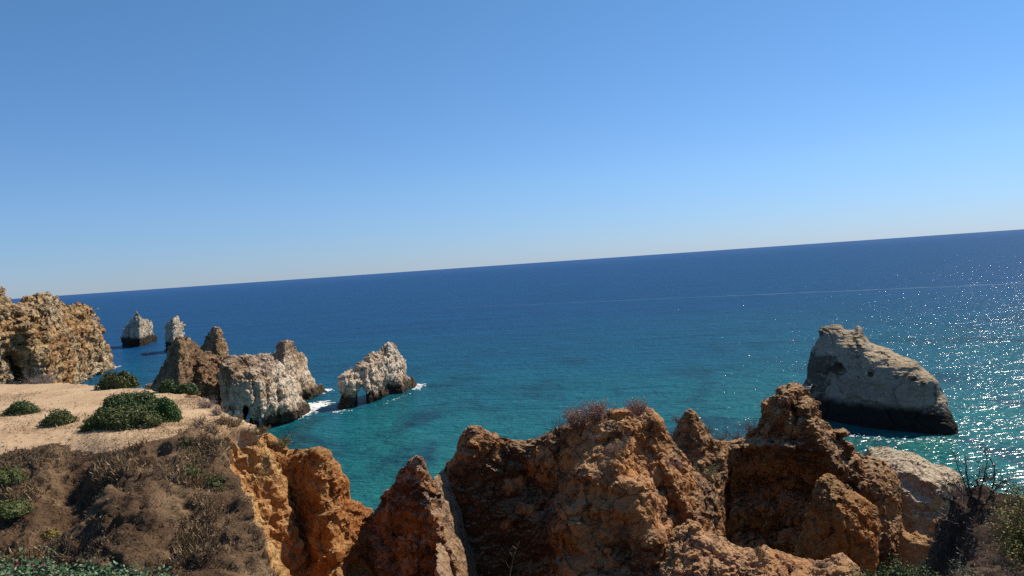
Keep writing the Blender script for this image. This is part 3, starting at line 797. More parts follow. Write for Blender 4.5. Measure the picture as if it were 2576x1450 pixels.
M_SLAB = rock_mat('grey_tan_rock', [(0.20, 0.11, 0.055), (0.30, 0.18, 0.095), (0.34, 0.22, 0.13)], 0.8, crust=(0.10, 0.06, 0.04), crust_amt=0.3, top=(0.36, 0.27, 0.18), top_amt=0.5, bump=0.06)
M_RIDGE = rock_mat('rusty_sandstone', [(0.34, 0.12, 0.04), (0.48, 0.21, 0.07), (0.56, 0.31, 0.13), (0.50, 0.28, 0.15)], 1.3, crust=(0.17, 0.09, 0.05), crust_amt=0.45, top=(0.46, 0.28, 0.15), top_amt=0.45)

# ------------------------------------------------------------------ orange cliffs across the ravine
NZ = [(0.4, 0.2, 0.6, 0), (1.0, 0.10, 0.8, 1), (0.6, 0.30, 0.4, 2), (1.5, 0.18, 0.5, 2), (2.6, 0.07, 1.0, 1)]
FN = [(3.0, 0.035), (6.0, 0.03)]

AN = [(0.4, 0.12, 0.6, 0), (0.3, 0.07, 6.0, 0), (1.1, 0.05, 0.8, 1), (0.55, 0.16, 0.4, 2), (1.4, 0.09, 0.5, 2)]
FC = [(0.6, 0.20), (1.5, 0.09), (4.0, 0.03)]
face_rock('orange_cliff', [(470, 1700), (480, 1064), (500, 1061), (580, 1064), (640, 1076), (665, 1088), (690, 1104), (722, 1132), (750, 1134), (775, 1137), (790, 1130), (805, 1127), (820, 1131), (832, 1150), (855, 1171), (862, 1190), (874, 1203), (879, 1240), (882, 1255), (908, 1264), (920, 1278), (938, 1286), (960, 1302), (990, 1700)],
    [(500, 1070, 42), (580, 1075, 42.5), (640, 1085, 43), (690, 1110, 43), (722, 1138, 42.8), (760, 1140, 42.2), (820, 1138, 41.2), (870, 1205, 41), (880, 1245, 41.2), (930, 1285, 42.5),
     (800, 1145, 41.3), (815, 1200, 40.0), (808, 1270, 39.0), (828, 1330, 38.2), (850, 1400, 37.4), (842, 1470, 36.4), (838, 1600, 35),
     (580, 1200, 42.6), (640, 1250, 42.4), (700, 1250, 42.0), (650, 1400, 41.4), (700, 1400, 40.9), (720, 1500, 40.2), (760, 1200, 41.4), (770, 1300, 40.7), (780, 1400, 39.8),
     (880, 1290, 41), (890, 1350, 40.6), (880, 1420, 40.2), (900, 1500, 39.8), (655, 1140, 41.9), (665, 1175, 41.5), (640, 1170, 42.4), (690, 1180, 42.2)],
    3.0, 0.105, M_ORANGE, AN, FN, FC, seed=20, bites=[(708, 1285, 0.35), (702, 1400, 0.3), (712, 1415, 0.3)],
    label='orange cliff wall with a knobbly sunlit rib between spur and pointed fin', cat='cliff')
face_rock('pointed_fin', [(850, 1700), (885, 1400), (928, 1292), (940, 1284), (957, 1264), (954, 1248), (975, 1226), (1012, 1178), (1030, 1159), (1047, 1140), (1062, 1155), (1078, 1188), (1096, 1214), (1106, 1250), (1112, 1290), (1130, 1360), (1152, 1420), (1178, 1500), (1210, 1700)],
    [(1047, 1145, 40.2), (1060, 1200, 39.6), (1085, 1260, 39), (1100, 1300, 38.6), (1114, 1350, 38.2), (1140, 1420, 37.6), (1165, 1480, 37), (1098, 1225, 40.6), (1110, 1275, 40.2), (1127, 1345, 39.4),
     (958, 1255, 41.6), (1000, 1250, 41), (940, 1330, 41.4), (1000, 1350, 40.4), (900, 1420, 41.2), (1000, 1450, 39.6), (900, 1550, 40.5), (1100, 1550, 37.8), (1050, 1300, 39.4), (1075, 1300, 39.3), (1060, 1330, 39.6), (1020, 1200, 40.5)],
    2.2, 0.1, M_FIN, [(0.5, 0.12, 0.6, 0), (1.2, 0.08, 0.8, 1), (0.7, 0.2, 0.6, 2), (1.5, 0.12, 0.6, 2)], FN, FC, seed=22,
    label='sharp pointed brown rock fin with a grey tip in the gap', cat='rock fin')
face_rock('rock_slab', [(1090, 1700), (1098, 1300), (1090, 1200), (1100, 1190), (1112, 1185), (1130, 1172), (1150, 1165), (1158, 1250), (1172, 1330), (1195, 1420), (1230, 1550), (1240, 1700)],
    [(1104, 1230, 40.9), (1118, 1330, 40.0), (1150, 1420, 38.9), (1180, 1520, 37.8), (1125, 1195, 42.6), (1150, 1260, 42.4), (1168, 1340, 41.8), (1195, 1420, 41.0), (1225, 1520, 40.2), (1138, 1300, 41.0), (1158, 1380, 40.2)],
    2.0, 0.115, M_SLAB, [(0.5, 0.1, 0.5, 0), (1.4, 0.06, 0.5, 1)], FN, [(1.5, 0.027), (4.5, 0.013)], seed=23,
    label='pale smooth rock slab joining the pointed fin to the big brown cliff', cat='rock slab')
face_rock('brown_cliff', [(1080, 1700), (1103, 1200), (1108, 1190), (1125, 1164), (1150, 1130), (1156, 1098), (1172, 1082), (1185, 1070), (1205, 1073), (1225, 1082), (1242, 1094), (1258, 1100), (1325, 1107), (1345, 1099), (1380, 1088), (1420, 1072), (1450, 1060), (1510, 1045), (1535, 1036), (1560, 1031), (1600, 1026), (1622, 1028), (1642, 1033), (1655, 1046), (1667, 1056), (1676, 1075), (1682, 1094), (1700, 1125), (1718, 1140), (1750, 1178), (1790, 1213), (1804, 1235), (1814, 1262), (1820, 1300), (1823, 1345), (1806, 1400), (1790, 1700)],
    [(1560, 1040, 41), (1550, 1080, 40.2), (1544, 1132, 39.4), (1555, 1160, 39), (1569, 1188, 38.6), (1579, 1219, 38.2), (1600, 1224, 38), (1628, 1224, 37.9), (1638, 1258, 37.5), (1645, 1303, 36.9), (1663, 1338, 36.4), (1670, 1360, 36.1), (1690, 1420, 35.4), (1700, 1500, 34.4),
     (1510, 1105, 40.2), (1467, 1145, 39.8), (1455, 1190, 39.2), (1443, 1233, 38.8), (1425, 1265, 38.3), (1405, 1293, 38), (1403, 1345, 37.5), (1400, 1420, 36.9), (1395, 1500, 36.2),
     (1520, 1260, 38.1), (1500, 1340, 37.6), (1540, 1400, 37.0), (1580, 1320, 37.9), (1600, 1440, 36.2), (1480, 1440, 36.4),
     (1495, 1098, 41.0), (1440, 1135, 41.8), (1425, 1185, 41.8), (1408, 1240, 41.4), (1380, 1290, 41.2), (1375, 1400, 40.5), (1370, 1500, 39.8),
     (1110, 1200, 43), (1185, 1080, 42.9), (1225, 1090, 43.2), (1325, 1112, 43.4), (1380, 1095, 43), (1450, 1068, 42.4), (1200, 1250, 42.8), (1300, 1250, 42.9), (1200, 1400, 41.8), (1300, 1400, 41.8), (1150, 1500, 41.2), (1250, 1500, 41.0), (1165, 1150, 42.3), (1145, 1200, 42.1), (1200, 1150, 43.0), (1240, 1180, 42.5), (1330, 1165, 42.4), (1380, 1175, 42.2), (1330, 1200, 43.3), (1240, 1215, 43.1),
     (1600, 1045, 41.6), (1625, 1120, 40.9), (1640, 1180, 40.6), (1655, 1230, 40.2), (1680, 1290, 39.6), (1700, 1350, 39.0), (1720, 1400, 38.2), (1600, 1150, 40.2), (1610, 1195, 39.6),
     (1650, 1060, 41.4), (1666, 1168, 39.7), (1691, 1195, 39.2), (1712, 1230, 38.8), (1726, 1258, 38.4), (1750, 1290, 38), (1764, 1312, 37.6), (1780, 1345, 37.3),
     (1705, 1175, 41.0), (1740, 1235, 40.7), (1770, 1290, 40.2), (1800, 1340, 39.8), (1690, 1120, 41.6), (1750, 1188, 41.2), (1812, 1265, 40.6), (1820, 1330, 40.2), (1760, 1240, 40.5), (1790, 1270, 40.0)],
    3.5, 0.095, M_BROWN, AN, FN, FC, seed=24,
    tone=[(1270, 1230, 110, -1.6), (1300, 1400, 130, -1.8), (1170, 1330, 100, -1.2), (1330, 1130, 60, -0.6), (1560, 1190, 90, 1.6), (1500, 1330, 90, 1.6), (1650, 1380, 60, 1.5), (1500, 1130, 45, 1.5), (1730, 1240, 40, 1.5), (1325, 1282, 20, 4.5), (1285, 1222, 20, 4.0), (1310, 1215, 14, 4), (1278, 1322, 15, 4.0), (1380, 1180, 40, 2.0), (1770, 1250, 40, -1.5), (1600, 1400, 60, -1.0), (1440, 1440, 50, 1.0)],  # shade of the left wall and lit buttress painted in, with pale patches
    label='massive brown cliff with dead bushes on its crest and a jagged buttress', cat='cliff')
face_rock('sunlit_ridge', [(1640, 1900), (1660, 1420), (1672, 1360), (1688, 1330), (1700, 1318), (1715, 1312), (1733, 1304), (1750, 1312), (1764, 1323), (1790, 1340), (1816, 1354), (1851, 1372), (1880, 1378), (1907, 1380), (1925, 1372), (1938, 1375), (1967, 1393), (2010, 1404), (2048, 1411), (2075, 1408), (2100, 1395), (2119, 1388), (2135, 1400), (2160, 1430), (2200, 1470), (2260, 1600), (2300, 1900)],
    [(1672, 1400, 35.6), (1700, 1325, 36.4), (1733, 1310, 36.4), (1764, 1330, 36.2), (1816, 1358, 35.8), (1851, 1376, 35.3), (1907, 1384, 34.6), (1967, 1396, 33.6), (2048, 1414, 32.4), (2119, 1392, 31.4), (2200, 1470, 29.5), (1700, 1420, 34.8), (1720, 1360, 35.9), (1760, 1380, 35.4), (1780, 1450, 33.6), (1850, 1450, 32.9), (1950, 1450, 31.7), (2050, 1460, 30.5), (1700, 1500, 33.4), (1800, 1600, 30.6), (2050, 1600, 28), (1840, 1400, 34.2), (1890, 1420, 34.0), (1920, 1440, 32.2), (1990, 1420, 32.6)],
    9.0, 0.085, M_RIDGE, [(0.6, 0.14, 1, 0), (1.3, 0.16, 1, 1), (0.8, 0.22, 0.8, 2), (1.8, 0.14, 0.8, 2)], FN, [(1.3, 0.072), (3.0, 0.041), (6, 0.020)], seed=26, dnorm=2.2,
    label='rough sunlit rusty ridge running down to the right in the foreground', cat='rock ridge')
pts = [(1730, 1560), (1752, 1200), (1790, 1140), (1806, 1118), (1835, 1100), (1850, 1094), (1875, 1085), (1893, 1078), (1912, 1052), (1908, 1020), (1915, 1008), (1930, 998), (1945, 985), (1962, 972), (1985, 966), (2005, 974), (2030, 988), (2050, 1000), (2063, 1018), (2060, 1040), (2080, 1062), (2092, 1078), (2112, 1080), (2138, 1088), (2137, 1096), (2108, 1098), (2125, 1108), (2152, 1122), (2150, 1136), (2168, 1152), (2190, 1210), (2190, 1560)]
stack('ochre_peak', pts, [(1796, 64), (1985, 61.5), (2190, 58)], 4.5, 3.0, 0.15, M_PEAK, [(0.35, 0.3, 0.8, 0), (0.9, 0.2, 0.9, 1), (0.5, 0.3, 0.6, 2), (1.2, 0.15, 0.8, 2), (2.2, 0.1, 1, 1)], FN, [(0.6, 0.158), (1.4, 0.081), (3.2, 0.036)], seed=28, zlo=4,
      ridges=[([(1985, 975), (1960, 1040), (1930, 1085)], 16, 1.3), ([(2040, 1010), (2060, 1090), (2110, 1190)], 22, 1.8), ([(1820, 1118), (1920, 1122), (2000, 1128)], 14, 1.5), ([(1850, 1225), (2040, 1235)], 52, -2.6), ([(1840, 1330), (2060, 1340)], 45, -1.2), ([(1930, 1050), (1945, 1075)], 12, -0.8), ([(2125, 1090), (2140, 1130)], 12, 1.0)],
      label='ochre brown peak with a perched gull in front of the huge grey stack', cat='cliff')
face_rock('small_peak', [(1670, 1600), (1675, 1130), (1690, 1108), (1700, 1085), (1708, 1064), (1722, 1038), (1730, 1028), (1740, 1024), (1752, 1043), (1765, 1060), (1777, 1080), (1788, 1095), (1808, 1106), (1826, 1108), (1832, 1150), (1826, 1250), (1822, 1600)],
    [(1736, 1030, 54.5), (1710, 1070, 54.8), (1785, 1095, 55), (1690, 1115, 54.8), (1740, 1080, 53.8), (1770, 1110, 53.8), (1730, 1130, 53.8), (1840, 1105, 56), (1770, 1170, 52.8), (1820, 1160, 53.8), (1800, 1250, 52), (1840, 1300, 52), (1720, 1200, 53.4), (1750, 1400, 51), (1800, 1180, 54.2), (1790, 1130, 54.8)],
    2.6, 0.13, M_PEAK, [(0.5, 0.2, 1, 0), (1.2, 0.15, 1, 1), (0.7, 0.15, 0.7, 2), (1.6, 0.18, 0.7, 2)], FN, [(0.9, 0.135), (2.2, 0.063), (4.5, 0.023)], seed=30,
    label='small grey tipped rock peak between the brown cliff and ochre peak', cat='rock peak')
face_rock('rounded_buttress', [(1930, 1700), (1965, 1480), (2000, 1370), (2030, 1280), (2048, 1222), (2063, 1197), (2082, 1186), (2098, 1199), (2129, 1225), (2150, 1238), (2176, 1252), (2195, 1268), (2204, 1284), (2213, 1310), (2221, 1339), (2213, 1379), (2208, 1450), (2205, 1700)],
    [(2082, 1192, 50.5), (2130, 1230, 50), (2200, 1285, 49.8), (2218, 1340, 49.6), (2060, 1250, 49.6), (2100, 1250, 49.0), (2150, 1290, 48.4), (2130, 1340, 47.9), (2170, 1350, 48.0), (2100, 1420, 47.5), (2160, 1420, 47.6), (2050, 1400, 48.8), (2200, 1440, 48.6), (2100, 1550, 46.8), (2035, 1300, 51), (2005, 1400, 53), (1975, 1500, 53.5), (2020, 1450, 51.5), (1960, 1560, 53), (2110, 1300, 48.0)],
    4.0, 0.115, M_ORANGE, [(0.4, 0.22, 0.8, 0), (1.1, 0.12, 0.9, 1), (0.6, 0.22, 0.5, 2), (1.5, 0.12, 0.6, 2)], FN, [(0.7, 0.16), (1.8, 0.08), (4.5, 0.03)], seed=32, roll=1.0, rr=0.6, tone=[(2130, 1400, 60, 2.0), (2090, 1215, 35, -2.0), (2060, 1260, 30, -2.0)],
    label='rounded orange buttress with a grassy brown back, nearest on the right', cat='rock buttress')
face_rock('grey_buttress', [(2130, 1700), (2135, 1155), (2155, 1138), (2175, 1147), (2203, 1149), (2229, 1165), (2250, 1189), (2262, 1211), (2267, 1235), (2269, 1292), (2271, 1321), (2291, 1345), (2295, 1700)],
    [(2160, 1150, 57.5), (2203, 1155, 57), (2250, 1195, 56.5), (2266, 1250, 56.5), (2270, 1320, 56), (2200, 1220, 55.5), (2240, 1250, 55.2), (2200, 1320, 54.8), (2250, 1330, 54.8), (2230, 1450, 53.5)],
    4.0, 0.13, M_PEAK, [(0.4, 0.2, 0.8, 0), (1.1, 0.12, 1, 1), (0.7, 0.15, 0.7, 2)], FN, [(0.9, 0.117), (2.2, 0.054), (4.5, 0.023)], seed=34, roll=1.4, rr=0.9,
    label='grey topped orange buttress between rounded buttress and pale rock', cat='rock buttress')
pts = [(2150, 1560), (2150, 1180), (2176, 1140), (2190, 1127), (2229, 1127), (2289, 1132), (2316, 1147), (2347, 1162), (2397, 1177), (2420, 1195), (2428, 1216), (2440, 1300), (2460, 1560)]
stack('pale_rock', pts, [(2150, 70), (2300, 65), (2460, 62)], 6, 2.6, 0.15, M_PALE_TAN, [(0.35, 0.19, 1.4, 0), (0.9, 0.11, 1.6, 0), (2.2, 0.06, 2, 1)], FN, fac=[(0.8, 0.054), (2.5, 0.027)], seed=36, zlo=-1,
      bites=[(2320, 1225, 60.5, 1.0), (2290, 1205, 60.6, 0.8)],
      label='smooth pale tan rock with a flat bleached top beside the shallow water', cat='rock')
face_rock('low_ridge', [(2255, 1700), (2262, 1330), (2268, 1318), (2275, 1332), (2289, 1345), (2300, 1338), (2306, 1331), (2312, 1345), (2325, 1350), (2336, 1343), (2340, 1325), (2346, 1311), (2365, 1302), (2384, 1295), (2400, 1310), (2415, 1343), (2427, 1371), (2448, 1417), (2477, 1480), (2520, 1700)],
    [(2289, 1348, 53), (2340, 1325, 52.8), (2384, 1302, 52.4), (2426, 1375, 51), (2450, 1430, 49.5), (2300, 1450, 51.5), (2380, 1420, 50.8), (2400, 1550, 49)],
    2.5, 0.12, M_GOLD, [(0.5, 0.15, 0.8, 0), (1.3, 0.08, 1, 1)], FN, [(1.2, 0.045), (3, 0.023)], seed=37, roll=0.5,
    label='low orange ridge with a thin scalloped lip below the pale rock', cat='rock ridge')
# floor of the ravine and the beach cove behind it
def ravine_h(GX, GY, wx, wy):
    return 5.0 + 0.15 * (46 - GY) + vnoise(GX, GY, 0 * GX, 0.2, 3) * 1.0 + np.clip(20 - GY, 0, 20) * 0.2
gx = np.linspace(-75, 60, 140); gy = np.linspace(-30, 47, 80)
GX, GY = np.meshgrid(gx, gy, indexing='ij')
hz = ravine_h(GX, GY, 0, 0); hz = np.where(GY > 44, hz - (GY - 44) * 3, hz)
vv = np.stack([GX, GY, hz], -1).reshape(-1, 3)
ii = np.arange(139)[:, None] * 80 + np.arange(79)[None]
ff = np.stack([ii, ii + 80, ii + 81, ii + 1], -1).reshape(-1, 4)
mesh_obj('ravine_floor', vv, ff, M_DRY, 'dark floor of the ravine', kind='structure')
# ------------------------------------------------------------------ the slope the viewer stands on
np_pts = [P(*p) for p in [(-200, 1450, 12), (0, 1462, 11.6), (200, 1475, 11.2), (420, 1510, 10.8), (600, 1750, 8), (2150, 1520, 12), (2300, 1510, 12), (2400, 1470, 12.5), (2430, 1300, 15.8), (2440, 1238, 16.6), (2460, 1240, 16.2), (2530, 1290, 15.6), (2600, 1330, 15), (2460, 1390, 14.2), (2480, 1450, 12.5), (2600, 1450, 11), (2750, 1400, 12)]]
np_pts += [np.array([0, 0, 26.3]), np.array([-6, 0, 26.2]), np.array([6, 0, 26.2]), np.array([0, 4, 25.3]), np.array([0, -8, 26.6]), np.array([-14, 0, 26]), np.array([14, 0, 26]), np.array([0, 8, 23.0])]
NH = rbf(np_pts)
nreg = [(-30, 12), *[P(*p)[:2] for p in [(-200, 1430, 12.3), (0, 1440, 12), (200, 1455, 11.7), (430, 1490, 11.3), (600, 1720, 8.4)]], (0, 8.0), (3, 8), *[P(*p)[:2] for p in [(2000, 1700, 10), (2150, 1530, 12.3), (2350, 1510, 12.5), (2455, 1440, 13.6), (2445, 1370, 15.0), (2412, 1300, 16.6), (2425, 1240, 17.2), (2470, 1240, 17.0), (2540, 1290, 16.6), (2640, 1350, 16), (2800, 1400, 16)]], (30, 12), (30, -12), (-30, -12)]
NREG = np.array(nreg)
def near_h(GX, GY, wx, wy):
    h = NH(GX, GY)
    d = poly_sdf(GX + wx * 0.5, GY + wy * 0.5, NREG)
    h = np.where(d > 0, h - 2.6 * d, h)
    return h + np.abs(vnoise(GX, GY, 0 * GX, 1.2, 2)) * 0.25 - 0.1
v, q = massif('near', [], 0.12, None, [(0.8, 0.04, 1, 0)], hfun=near_h, region=(-15, 15, -8, 20), floor=15.0, kn=1.6, warp=0.4, seed=14, split=True)
NEARV, NEARF = v, q
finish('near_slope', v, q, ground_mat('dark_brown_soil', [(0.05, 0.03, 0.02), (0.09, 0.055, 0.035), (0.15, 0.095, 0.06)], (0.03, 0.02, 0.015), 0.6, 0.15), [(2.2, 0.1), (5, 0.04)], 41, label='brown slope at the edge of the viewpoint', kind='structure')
print('structure', round(time.time() - T0, 1))
# ------------------------------------------------------------------ plants
def tube(pts, rads, sides=3):
    pts = np.asarray(pts, float); n = len(pts)
    t = np.gradient(pts, axis=0); t /= np.linalg.norm(t, axis=1, keepdims=True) + 1e-9
    a = np.cross(t, [0.31, 0.17, 0.93]); a /= np.linalg.norm(a, axis=1, keepdims=True) + 1e-9
    b = np.cross(t, a)
    ang = np.arange(sides) * 2 * math.pi / sides
    r = np.asarray(rads)[:, None, None]
    v = pts[:, None] + (a[:, None] * np.cos(ang)[None, :, None] + b[:, None] * np.sin(ang)[None, :, None]) * r
    i = np.arange(n - 1)[:, None] * sides; j = np.arange(sides)[None]; j2 = (j + 1) % sides
    f = np.stack([i + j, i + j2, i + sides + j2, i + sides + j], -1).reshape(-1, 4)
    return v.reshape(-1, 3), f

def join(parts):
    vs, fs, o = [], [], 0
    for v, f in parts:
        vs.append(v); fs.append(f + o); o += len(v)
    return np.concatenate(vs), np.concatenate(fs)

def twigs(R0, H, mains, rng, depth=3, thick=0.02, kids=4, curl=0.35, up=0.55):
    """branching dry twigs fanning out from the ground, in local coordinates"""
    out = []
    def grow(p, d, L, r, lev):
        n = 4
        pts = [p]; dd = d.copy()
        for k in range(n):
            dd = dd + rng.normal(0, curl, 3) * 0.5; dd[2] += 0.08
            dd /= np.linalg.norm(dd)
            pts.append(pts[-1] + dd * L / n)
        out.append(tube(pts, np.linspace(r, r * 0.45, n + 1)))
        if lev < depth:
            for k in range(kids):
                q = pts[rng.integers(1, n + 1)]
                nd = dd + rng.normal(0, 0.75, 3); nd[2] += 0.1; nd /= np.linalg.norm(nd)
                grow(q, nd, L * rng.uniform(0.45, 0.7), r * 0.55, lev + 1)
    for k in range(mains):
        a = rng.uniform(0, 2 * math.pi); s = rng.uniform(0.1, 1) ** 0.6
        d = np.array([math.cos(a) * s * R0, math.sin(a) * s * R0, H * rng.uniform(up, 1.0)])
        L = np.linalg.norm(d) * 0.62
        grow(np.array([math.cos(a) * s * R0 * 0.15, math.sin(a) * s * R0 * 0.15, -0.1]), d / np.linalg.norm(d), L, thick, 1)
    return join(out)

def leaf_quads(c, n, size, rng, asp=0.55, jit=0.7):
    """one small folded leaf at every point c, facing roughly along n"""
    m = len(c)
    nn = n + rng.normal(0, jit, (m, 3)); nn /= np.linalg.norm(nn, axis=1, keepdims=True)
    a = np.cross(nn, rng.normal(0, 1, (m, 3))); a /= np.linalg.norm(a, axis=1, keepdims=True)
    b = np.cross(nn, a)
    s = (size * rng.uniform(0.6, 1.3, m))[:, None]
    v = np.stack([c - a * s, c - b * s * asp + nn * s * 0.15, c + a * s, c + b * s * asp + nn * s * 0.15], 1).reshape(-1, 3)
    return v, np.arange(m * 4).reshape(-1, 4)

def dome_bush(rx, ry, h, nleaf, size, rng, lump=0.22, seed=0, core=True):
    th = rng.uniform(0, 2 * math.pi, nleaf); cz = rng.uniform(-0.15, 1, nleaf)
    s = np.sqrt(np.maximum(0, 1 - cz ** 2))
    d = np.stack([np.cos(th) * s, np.sin(th) * s, cz], 1)
    rad = 1 + lump * vnoise(d[:, 0], d[:, 1], d[:, 2], 2.2, seed) + lump * 0.8 * np.abs(vnoise(d[:, 0], d[:, 1], d[:, 2], 5.0, seed + 1))
    dep = 1 - 0.22 * rng.random(nleaf) ** 1.5
    rr = (rad * dep * (1 + 0.10 * (rng.random(nleaf) < 0.06)))[:, None]
    c = d * rr * np.array([rx, ry, h]); c[:, 2] = np.maximum(c[:, 2], 0.02)
    nn = d / np.array([rx, ry, h]); nn /= np.linalg.norm(nn, axis=1, keepdims=True)
    v, f = leaf_quads(c, nn, size, rng)
    if core:
        A, Bn = 20, 9
        cv = []
        for j in range(Bn):
            e = -0.1 + (math.pi / 2 + 0.1) * j / (Bn - 1)
            for i in range(A):
                a = 2 * math.pi * i / A
                dd = np.array([math.cos(a) * math.cos(e), math.sin(a) * math.cos(e), math.sin(e)])
                cv.append(dd)
        cv = np.array(cv)
        r2 = 0.80 * (1 + lump * vnoise(cv[:, 0], cv[:, 1], cv[:, 2], 2.2, seed))
        cvv = cv * r2[:, None] * np.array([rx, ry, h])
        cf = np.array([[j * A + i, j * A + (i + 1) % A, (j + 1) * A + (i + 1) % A, (j + 1) * A + i] for j in range(Bn - 1) for i in range(A)])
        v, f = join([(v, f), (cvv, cf)])
    return v, f

def plant(name, label, cat, loc, parts, group=None):
    """parts: (name, verts, faces, material) in local coordinates"""
    e = bpy.data.objects.new(name, None); sc.collection.objects.link(e)
    e.location = loc; e.empty_display_size = 0.2
    tag(e, label, cat, group)
    for (pn, v, f, m) in parts:
        mesh_obj(pn, v, f, m, parent=e, smooth=False, kind='stuff' if pn in ('twigs', 'foliage', 'dead_leaves') else None)
    return e

M_GREEN = leaf_mat('dark_green_leaves', (0.028, 0.052, 0.014), (0.060, 0.100, 0.026), (0.12, 0.16, 0.045))
M_OLIVE = leaf_mat('olive_leaves', (0.045, 0.062, 0.016), (0.095, 0.118, 0.030), (0.17, 0.17, 0.055))
M_BRIGHT = leaf_mat('bright_green_leaves', (0.024, 0.060, 0.014), (0.055, 0.12, 0.025), (0.10, 0.17, 0.04))
M_TWIG = leaf_mat('dry_twigs', (0.09, 0.06, 0.045), (0.20, 0.14, 0.105), (0.32, 0.24, 0.18))
M_REDTWIG = leaf_mat('reddish_dry_twigs', (0.16, 0.085, 0.06), (0.34, 0.20, 0.14), (0.48, 0.32, 0.24))
M_GREYTWIG = leaf_mat('grey_dry_twigs', (0.14, 0.11, 0.095), (0.27, 0.22, 0.19), (0.36, 0.30, 0.26))
M_DARKTWIG = leaf_mat('black_dead_twigs', (0.022, 0.016, 0.014), (0.05, 0.036, 0.030), (0.14, 0.11, 0.09))
M_STRAW = leaf_mat('straw_and_scrub', (0.09, 0.06, 0.032), (0.25, 0.165, 0.085), (0.44, 0.32, 0.17))
M_DSTRAW = leaf_mat('dark_dry_scrub', (0.035, 0.024, 0.016), (0.11, 0.072, 0.042), (0.30, 0.21, 0.12))
M_HEATH = leaf_mat('feathery_heath_green', (0.10, 0.11, 0.02), (0.24, 0.23, 0.04), (0.38, 0.22, 0.07))
M_STEM = leaf_mat('woody_stem', (0.05, 0.035, 0.025), (0.08, 0.055, 0.04))

# green bushes standing on the plateau: centre px, width px, base v, top v, dome height
def bush_on_plateau(u0, u1, vb, vt, label, mat, name='green_bush', size=0.05, nl=None, seed=0, zp=None, group='green bushes on the sandy plateau', cat='bush', flat=0.8):
    rng = np.random.default_rng(100 + seed)
    uc = (u0 + u1) / 2
    zp = zp or float(GH(*on_plane(uc, vb - 8, ZP)[:2]))
    near = on_plane(uc, vb, zp)
    wd = (u1 - u0) / F * near[1]
    ry = wd * 0.5 * flat
    c = near + np.array([near[0] / near[1], 1, 0]) * ry * 0.9
    c[2] = float(GH(c[0], c[1]))
    # height so that the top shows at vt
    d = c[1]; hor = 741 - 0.0689 * (uc - 180)
    h = max(0.4, (EYE - c[2]) - (vt - hor) / F * (d + 0.25 * ry))
    nl = nl or int(16000 * (wd / 4) ** 1.5)
    v, f = dome_bush(wd / 2, ry, h, nl, size, rng, seed=seed)
    st = twigs(wd * 0.3, h * 0.8, 7, rng, depth=2, thick=0.03)
    return plant(name, label, cat, c - np.array([0, 0, 0.08]), [('foliage', v, f, mat), ('stem', *st, M_STEM)], group)
bush_on_plateau(212, 402, 1096, 1020, 'broad domed olive green bush in front of the largest bush pair on the sand', M_OLIVE, seed=1, size=0.055, nl=15000, flat=0.62)
bush_on_plateau(232, 420, 1066, 986, 'tall dark green bush behind the domed olive one on the sand', M_GREEN, seed=2, size=0.055, nl=16000, flat=0.7)
bush_on_plateau(385, 452, 1058, 1001, 'smaller bright dark green bush at the right end of the big clump', M_BRIGHT, seed=3, size=0.05, nl=6500)
bush_on_plateau(12, 96, 1048, 1008, 'low green bush alone on the sand nearest the left edge', M_GREEN, seed=4, size=0.05, nl=4000)
bush_on_plateau(108, 190, 1070, 1030, 'small ragged olive bush between the left bush and the big clump', M_OLIVE, seed=5, size=0.05, nl=2600, flat=0.7)
bush_on_plateau(246, 350, 976, 935, 'wide dark bush on the far rim of the plateau before the sea gap', M_OLIVE, seed=6, size=0.07, nl=6500, flat=0.5)
bush_on_plateau(400, 447, 990, 958, 'dark round bush on the far rim below the scrubby hump, left of two', M_GREEN, seed=7, size=0.06, nl=2600)
bush_on_plateau(444, 497, 992, 964, 'dark low bush on the far rim below the scrubby hump, right of two', M_GREEN, seed=8, size=0.06, nl=2600)

def dry_bush(u, v, Y, R0, H, label, mat=M_TWIG, seed=0, mains=16, depth=3, kids=4, thick=0.014, cat='dead shrub', name='dead_shrub', group='dead shrubs on the cliffs', sink=0.15, leaves=0, lmat=None, sx=1.0, lsize=0.03):
    rng = np.random.default_rng(300 + seed)
    p = P(u, v, Y)
    vv, ff = twigs(R0, H, mains, rng, depth=depth, thick=thick, kids=kids)
    parts = []
    tv, tf = twigs(R0 * 0.5, H * 0.5, 3, rng, depth=1, thick=thick * 1.8)
    vv[:, 0] *= sx
    if depth >= 3 and R0 < 0.5 and len(vv) < 2500: pass
    parts.append(('twigs', vv, ff, mat)); parts.append(('stem', tv, tf, M_STEM if mat is not M_DARKTWIG else M_DARKTWIG))
    if leaves:
        c = vv[rng.integers(0, len(vv), leaves)] + rng.normal(0, 0.03, (leaves, 3))
        lv, lf = leaf_quads(c, np.tile([0, 0, 1.0], (leaves, 1)), lsize, rng, jit=1.2)
        parts.append(('foliage', lv, lf, lmat or M_OLIVE))
    return plant(name, label, cat, p - np.array([0, 0, sink]), parts, group)
